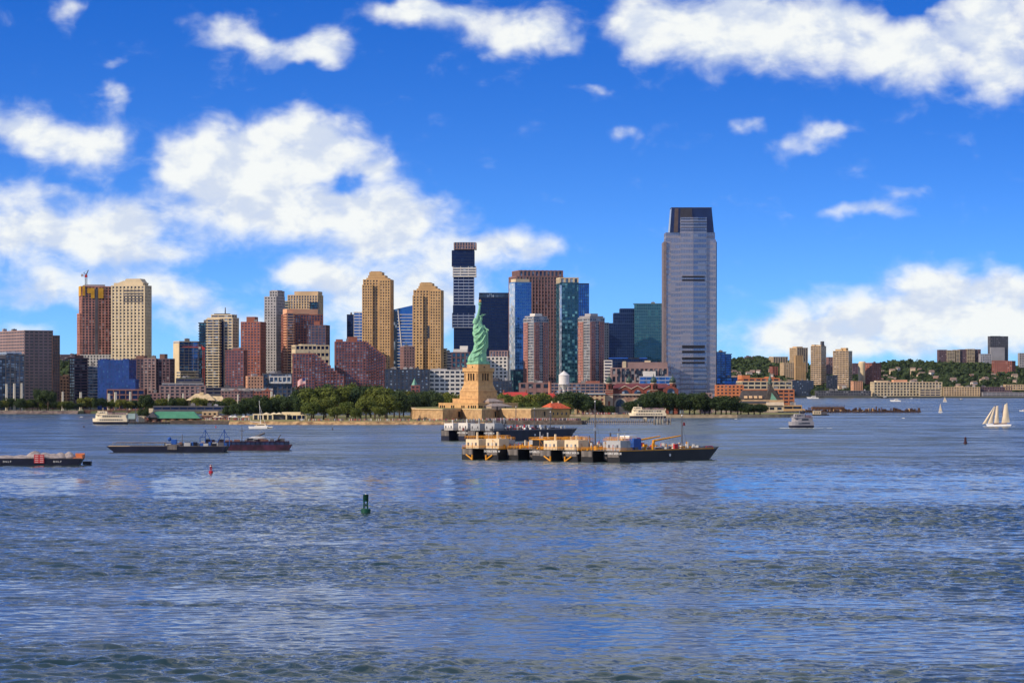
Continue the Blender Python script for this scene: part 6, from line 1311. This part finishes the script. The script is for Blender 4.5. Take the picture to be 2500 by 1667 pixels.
# ------------------------------------------------------------------ trees
def leaf_mat(name, a, c, yl=(.16,.17,.03)):
    m = bpy.data.materials.new(name); m.use_nodes = True; h = G(m.node_tree); b = m.node_tree.nodes['Principled BSDF']
    t = h.n('ShaderNodeTexCoord'); oi = h.n('ShaderNodeObjectInfo')
    n1 = h.ss(h.noise(t.outputs['Object'], .35, 4, .6), .3, .7)
    col = h.mix(n1, (*a, 1), (*c, 1)); col = h.mix(h.m('MULTIPLY', oi.outputs['Random'], .45), col, (*yl, 1))
    h.put(b.inputs['Base Color'], col); b.inputs['Roughness'].default_value = .7; b.inputs['Specular IOR Level'].default_value = .2
    tr = h.n('ShaderNodeBsdfTranslucent'); h.put(tr.inputs[0], h.mix(.5, col, (*yl, 1))); mx = h.n('ShaderNodeMixShader'); mx.inputs[0].default_value = .22
    m.node_tree.links.new(b.outputs[0], mx.inputs[1]); m.node_tree.links.new(tr.outputs[0], mx.inputs[2]); m.node_tree.links.new(mx.outputs[0], m.node_tree.nodes['Material Output'].inputs[0])
    return m
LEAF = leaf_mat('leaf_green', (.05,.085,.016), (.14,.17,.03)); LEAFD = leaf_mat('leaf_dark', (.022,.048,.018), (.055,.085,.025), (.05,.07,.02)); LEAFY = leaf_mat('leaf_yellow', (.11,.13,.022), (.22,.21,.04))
BARK = mat('bark', (.09,.065,.045), .9, var=.2)
def crown_mesh(seed, n=1500, lobes=16, rx=.5, rz=.42, leaf=.055):
    """unit tree: height 1, crown made of many leaf sprays on uneven lobes"""
    rnd = random.Random(seed); b = MB(); L = []
    for k in range(lobes):
        a = rnd.uniform(0, 2*math.pi); e = rnd.uniform(-.75, 1); q = rnd.uniform(.35, .8)
        L.append((q*rx*math.cos(a)*math.sqrt(max(.1, 1-e*e*.7)), q*rx*math.sin(a)*math.sqrt(max(.1, 1-e*e*.7)), .58 + e*rz*.62, rnd.uniform(.13,.24)))
    for k in range(n):
        x, y, z, r = L[rnd.randrange(lobes)] ; d = Vector((rnd.gauss(0,1), rnd.gauss(0,1), rnd.gauss(.25,1))).normalized()
        p = Vector((x, y, z)) + d * r * rnd.uniform(.62, 1.1) 
        if p.z < .16: continue
        nn = (d + Vector((rnd.gauss(0,.5), rnd.gauss(0,.5), rnd.gauss(.15,.5)))).normalized(); a = nn.orthogonal().normalized(); c = nn.cross(a); s1 = leaf*rnd.uniform(.55, 1.25); s2 = s1*rnd.uniform(.5,.9); an = rnd.uniform(0, 6.28)
        u = a*math.cos(an) + c*math.sin(an); v = c*math.cos(an) - a*math.sin(an)
        i = len(b.v); b.v += [tuple(p - u*s1), tuple(p - v*s2 + nn*s1*.15), tuple(p + u*s1), tuple(p + v*s2 - nn*s1*.1)]; b.f.append((i, i+1, i+2, i+3))
    return b.mesh('crown'), L
def trunk_mesh(L, seed):
    rnd = random.Random(seed); b = MB(); b.tube([(0,0,0),(.01,0,.2),(0,.01,.45)], [.035,.028,.018], 7)
    for k in range(7): q = L[k % len(L)]; b.tube([(0,0,.18 + .03*k),(q[0]*.5,q[1]*.5,q[2]*.6+.1),(q[0],q[1],q[2])], [.016,.011,.004], 5)
    return b.mesh('trunk')
PROTO = []
for k in range(5):
    cm, L = crown_mesh(50 + k, n=3000, lobes=17 + k*2, leaf=.038); tm = trunk_mesh(L, k); tm.materials.append(BARK); PROTO.append((cm, tm))
CM = {}
def crown_with(k, m):
    if (k, m.name) not in CM: c = PROTO[k][0].copy(); c.materials.clear(); c.materials.append(m); CM[(k, m.name)] = c
    return CM[(k, m.name)]
TR = random.Random(77); TN = [0]
def tree(px, D, z, h, wd, m, label, group):
    k = TR.randrange(5); TN[0] += 1
    if group: label = {'leaf_green': '', 'leaf_dark': 'deep green ', 'leaf_yellow': 'yellow green '}[m.name] + label
    t = thing('tree', label, 'tree', (PX(px, D), D, z), TR.uniform(0, 6.28), group); t.scale = (wd, wd, h)
    link('trunk', PROTO[k][1], None, t); link('crown', crown_with(k, m), None, t)
GRV_L = 'broad leafy tree in the grove left of the star fort'
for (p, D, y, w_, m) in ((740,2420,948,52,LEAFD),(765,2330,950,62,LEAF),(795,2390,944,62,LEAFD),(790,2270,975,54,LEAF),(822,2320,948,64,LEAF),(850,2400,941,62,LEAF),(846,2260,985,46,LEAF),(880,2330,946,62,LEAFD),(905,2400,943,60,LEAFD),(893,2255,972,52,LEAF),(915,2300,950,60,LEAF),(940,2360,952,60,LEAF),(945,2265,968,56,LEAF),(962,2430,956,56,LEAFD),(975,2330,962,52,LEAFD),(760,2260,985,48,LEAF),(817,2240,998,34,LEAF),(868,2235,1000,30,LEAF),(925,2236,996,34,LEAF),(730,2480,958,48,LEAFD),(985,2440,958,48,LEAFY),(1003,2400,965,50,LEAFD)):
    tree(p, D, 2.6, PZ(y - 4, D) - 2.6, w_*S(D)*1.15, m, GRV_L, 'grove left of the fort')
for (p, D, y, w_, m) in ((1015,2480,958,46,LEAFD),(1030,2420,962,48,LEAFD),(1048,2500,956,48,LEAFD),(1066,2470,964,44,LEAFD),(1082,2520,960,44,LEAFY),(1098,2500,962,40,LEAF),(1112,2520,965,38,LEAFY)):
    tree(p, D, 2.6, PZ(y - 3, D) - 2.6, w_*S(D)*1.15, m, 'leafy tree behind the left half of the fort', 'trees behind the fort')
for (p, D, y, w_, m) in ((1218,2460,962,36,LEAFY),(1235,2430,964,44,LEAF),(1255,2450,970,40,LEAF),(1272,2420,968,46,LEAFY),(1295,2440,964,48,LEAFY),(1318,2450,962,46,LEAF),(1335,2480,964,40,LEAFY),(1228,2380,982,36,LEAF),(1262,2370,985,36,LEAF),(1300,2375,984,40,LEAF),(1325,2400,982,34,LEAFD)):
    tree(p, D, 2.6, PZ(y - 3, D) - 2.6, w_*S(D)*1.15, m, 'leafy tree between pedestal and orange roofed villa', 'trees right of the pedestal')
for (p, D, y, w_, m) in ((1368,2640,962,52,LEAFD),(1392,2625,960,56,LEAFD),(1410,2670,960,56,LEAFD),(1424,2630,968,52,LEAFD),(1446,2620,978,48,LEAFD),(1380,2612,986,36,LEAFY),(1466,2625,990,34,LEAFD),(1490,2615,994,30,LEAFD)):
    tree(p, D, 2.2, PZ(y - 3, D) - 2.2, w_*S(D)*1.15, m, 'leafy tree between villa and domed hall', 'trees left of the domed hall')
for k in range(24):
    p = 1548 + k * 13.2 + TR.uniform(-4, 4); D = 2615 + (k % 3) * 16
    y = 958 if 1565 < p < 1720 else (968 if p < 1800 else 985); y += TR.uniform(-3, 5)
    if p < 1560: y += 12
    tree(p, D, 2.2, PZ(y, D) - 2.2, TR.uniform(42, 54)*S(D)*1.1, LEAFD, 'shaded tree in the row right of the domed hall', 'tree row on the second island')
for k in range(44):
    p = -8 + k * 15.2 + TR.uniform(-5, 5); D = 2930 + (k % 4) * 12 if p < 200 else 2965 + (k % 4) * 10
    y = TR.uniform(970, 984); tree(p, D, 2.4, PZ(y, D) - 2.4, TR.uniform(20, 32)*S(D)*1.2, TR.choice([LEAF, LEAF, LEAFD, LEAFY]), 'low rounded tree in the shore park line', 'shore park trees')
tree(117, 2915, 2.4, PZ(952, 2915) - 2.4, 52*S(2915), LEAFD, 'large dark tree towering over the shore park line', None)
tree(92, 2950, 2.4, PZ(949, 2950) - 2.4, 26*S(2950), LEAFD, 'narrow dark tree behind the large shore park tree', None)
for (p, D, y, w_, m) in ((355,2900,962,36,LEAFD),(350,2240,996,30,LEAFD),(560,2330,990,34,LEAFD),(578,2310,985,36,LEAFD),(600,2320,976,44,LEAFD),(622,2340,968,40,LEAFD),(640,2330,966,46,LEAFD),(660,2350,974,44,LEAFD),(683,2360,968,46,LEAFD),(700,2350,970,46,LEAFD),(718,2380,966,46,LEAFD),(676,2420,965,44,LEAFY),(735,2330,968,40,LEAFD)):
    tree(p, D, 2.6, PZ(y, D) - 2.6, w_*S(D)*1.15, m, 'leafy tree behind the cream pavilion and cafe', 'trees behind the pavilion')
# woods on the far hill: one mass nobody could count
def woods(name, label, ht, x0, x1, D0, D1, n, seed, size=(9, 15)):
    rnd = random.Random(seed); b = MB()
    for k in range(n):
        px, D = rnd.uniform(x0, x1), rnd.uniform(D0, D1); z = ht(px, D); r = rnd.uniform(*size); c = Vector((PX(px, D), D, z + r*.5))
        for q in range(26):
            d = Vector((rnd.gauss(0,1), rnd.gauss(-.3,1), rnd.gauss(.4,1))).normalized(); p = c + Vector((d.x*r*.62, d.y*r*.62, d.z*r*.6)) * rnd.uniform(.75, 1.1)
            nn = (d + Vector((rnd.gauss(0,.5), rnd.gauss(0,.5), rnd.gauss(.2,.5)))).normalized(); a = nn.orthogonal().normalized(); e = nn.cross(a); s1 = r*rnd.uniform(.22,.45)
            i = len(b.v); b.v += [tuple(p - a*s1), tuple(p - e*s1*.8), tuple(p + a*s1), tuple(p + e*s1*.8)]; b.f.append((i, i+1, i+2, i+3))
    o = b.build(name, LEAFD, kind='stuff'); tag(o, label, 'woods')
woods('hillside_woods', 'dark green woods covering the far hill on the right', H_R, 1750, 2600, 5740, 7000, 2300, 5)
woods('ridge_woods', 'bluish woods on the ridge behind the left towers', H_L, -60, 700, 4320, 5050, 600, 6)
# crowds
def crowd(name, label, spots, n, seed, z):
    rnd = random.Random(seed); b = [MB() for _ in range(4)]; t = None
    (p0, D0), (p1, D1), sp = spots
    for k in range(n):
        f = rnd.random(); D = D0 + (D1-D0)*f + rnd.uniform(0, sp); x = PX(p0 + (p1-p0)*f, D); q = b[rnd.randrange(4)]; h = rnd.uniform(1.5, 1.85)
        q.lathe(x, D, [(.16,z),(.2,z+h*.45),(.27,z+h*.75),(.12,z+h*.84)], 6); q.ball((x, D, z+h*.92), (.13,.14,.15), 6, 4)
    me = MB(); o = None
    ms = [mat('clothes_white', (.70,.68,.66), .9), mat('clothes_navy', (.04,.05,.12), .9), mat('clothes_red', (.45,.08,.09), .9), mat('clothes_tan', (.36,.25,.17), .9)]
    V, Fc, Mi = [], [], []
    for i, q in enumerate(b):
        o0 = len(V); V += q.v; Fc += [tuple(v + o0 for v in f) for f in q.f]; Mi += [i]*len(q.f)
    mm = bpy.data.meshes.new(name); mm.from_pydata(V, [], Fc); mm.polygons.foreach_set('material_index', Mi)
    for q in ms: mm.materials.append(q)
    o = link(name, mm, None, kind='stuff'); tag(o, label, 'crowd')
crowd('visitor_crowd', 'dense crowd of visitors queueing along the island seawall', ((1185,2178),(1418,2186),10), 900, 1, 2.98)
crowd('strolling_crowd', 'thin line of people strolling on the island shore path', ((720,2186),(1190,2186),8), 230, 2, 2.66)
crowd('cafe_crowd', 'people sitting and standing by the cafe parasols', ((500,2225),(612,2222),14), 150, 3, 2.6)
crowd('hall_crowd', 'small crowd on the lawn before the domed hall', ((1410,2606),(1560,2600),14), 160, 4, 2.7)

# ------------------------------------------------------------------ air
hz_m = bpy.data.materials.new('haze_air'); hz_m.use_nodes = True; nt_ = hz_m.node_tree; nt_.nodes.clear()
pv_ = nt_.nodes.new('ShaderNodeVolumePrincipled'); pv_.inputs['Color'].default_value = (.6, .8, 1, 1); pv_.inputs['Density'].default_value = 4e-6; pv_.inputs['Anisotropy'].default_value = .2
om_ = nt_.nodes.new('ShaderNodeOutputMaterial'); nt_.links.new(pv_.outputs[0], om_.inputs['Volume'])
MB().box(-4000, 4000, -400, 8500, -2, 268).build('haze', hz_m, kind='stuff')
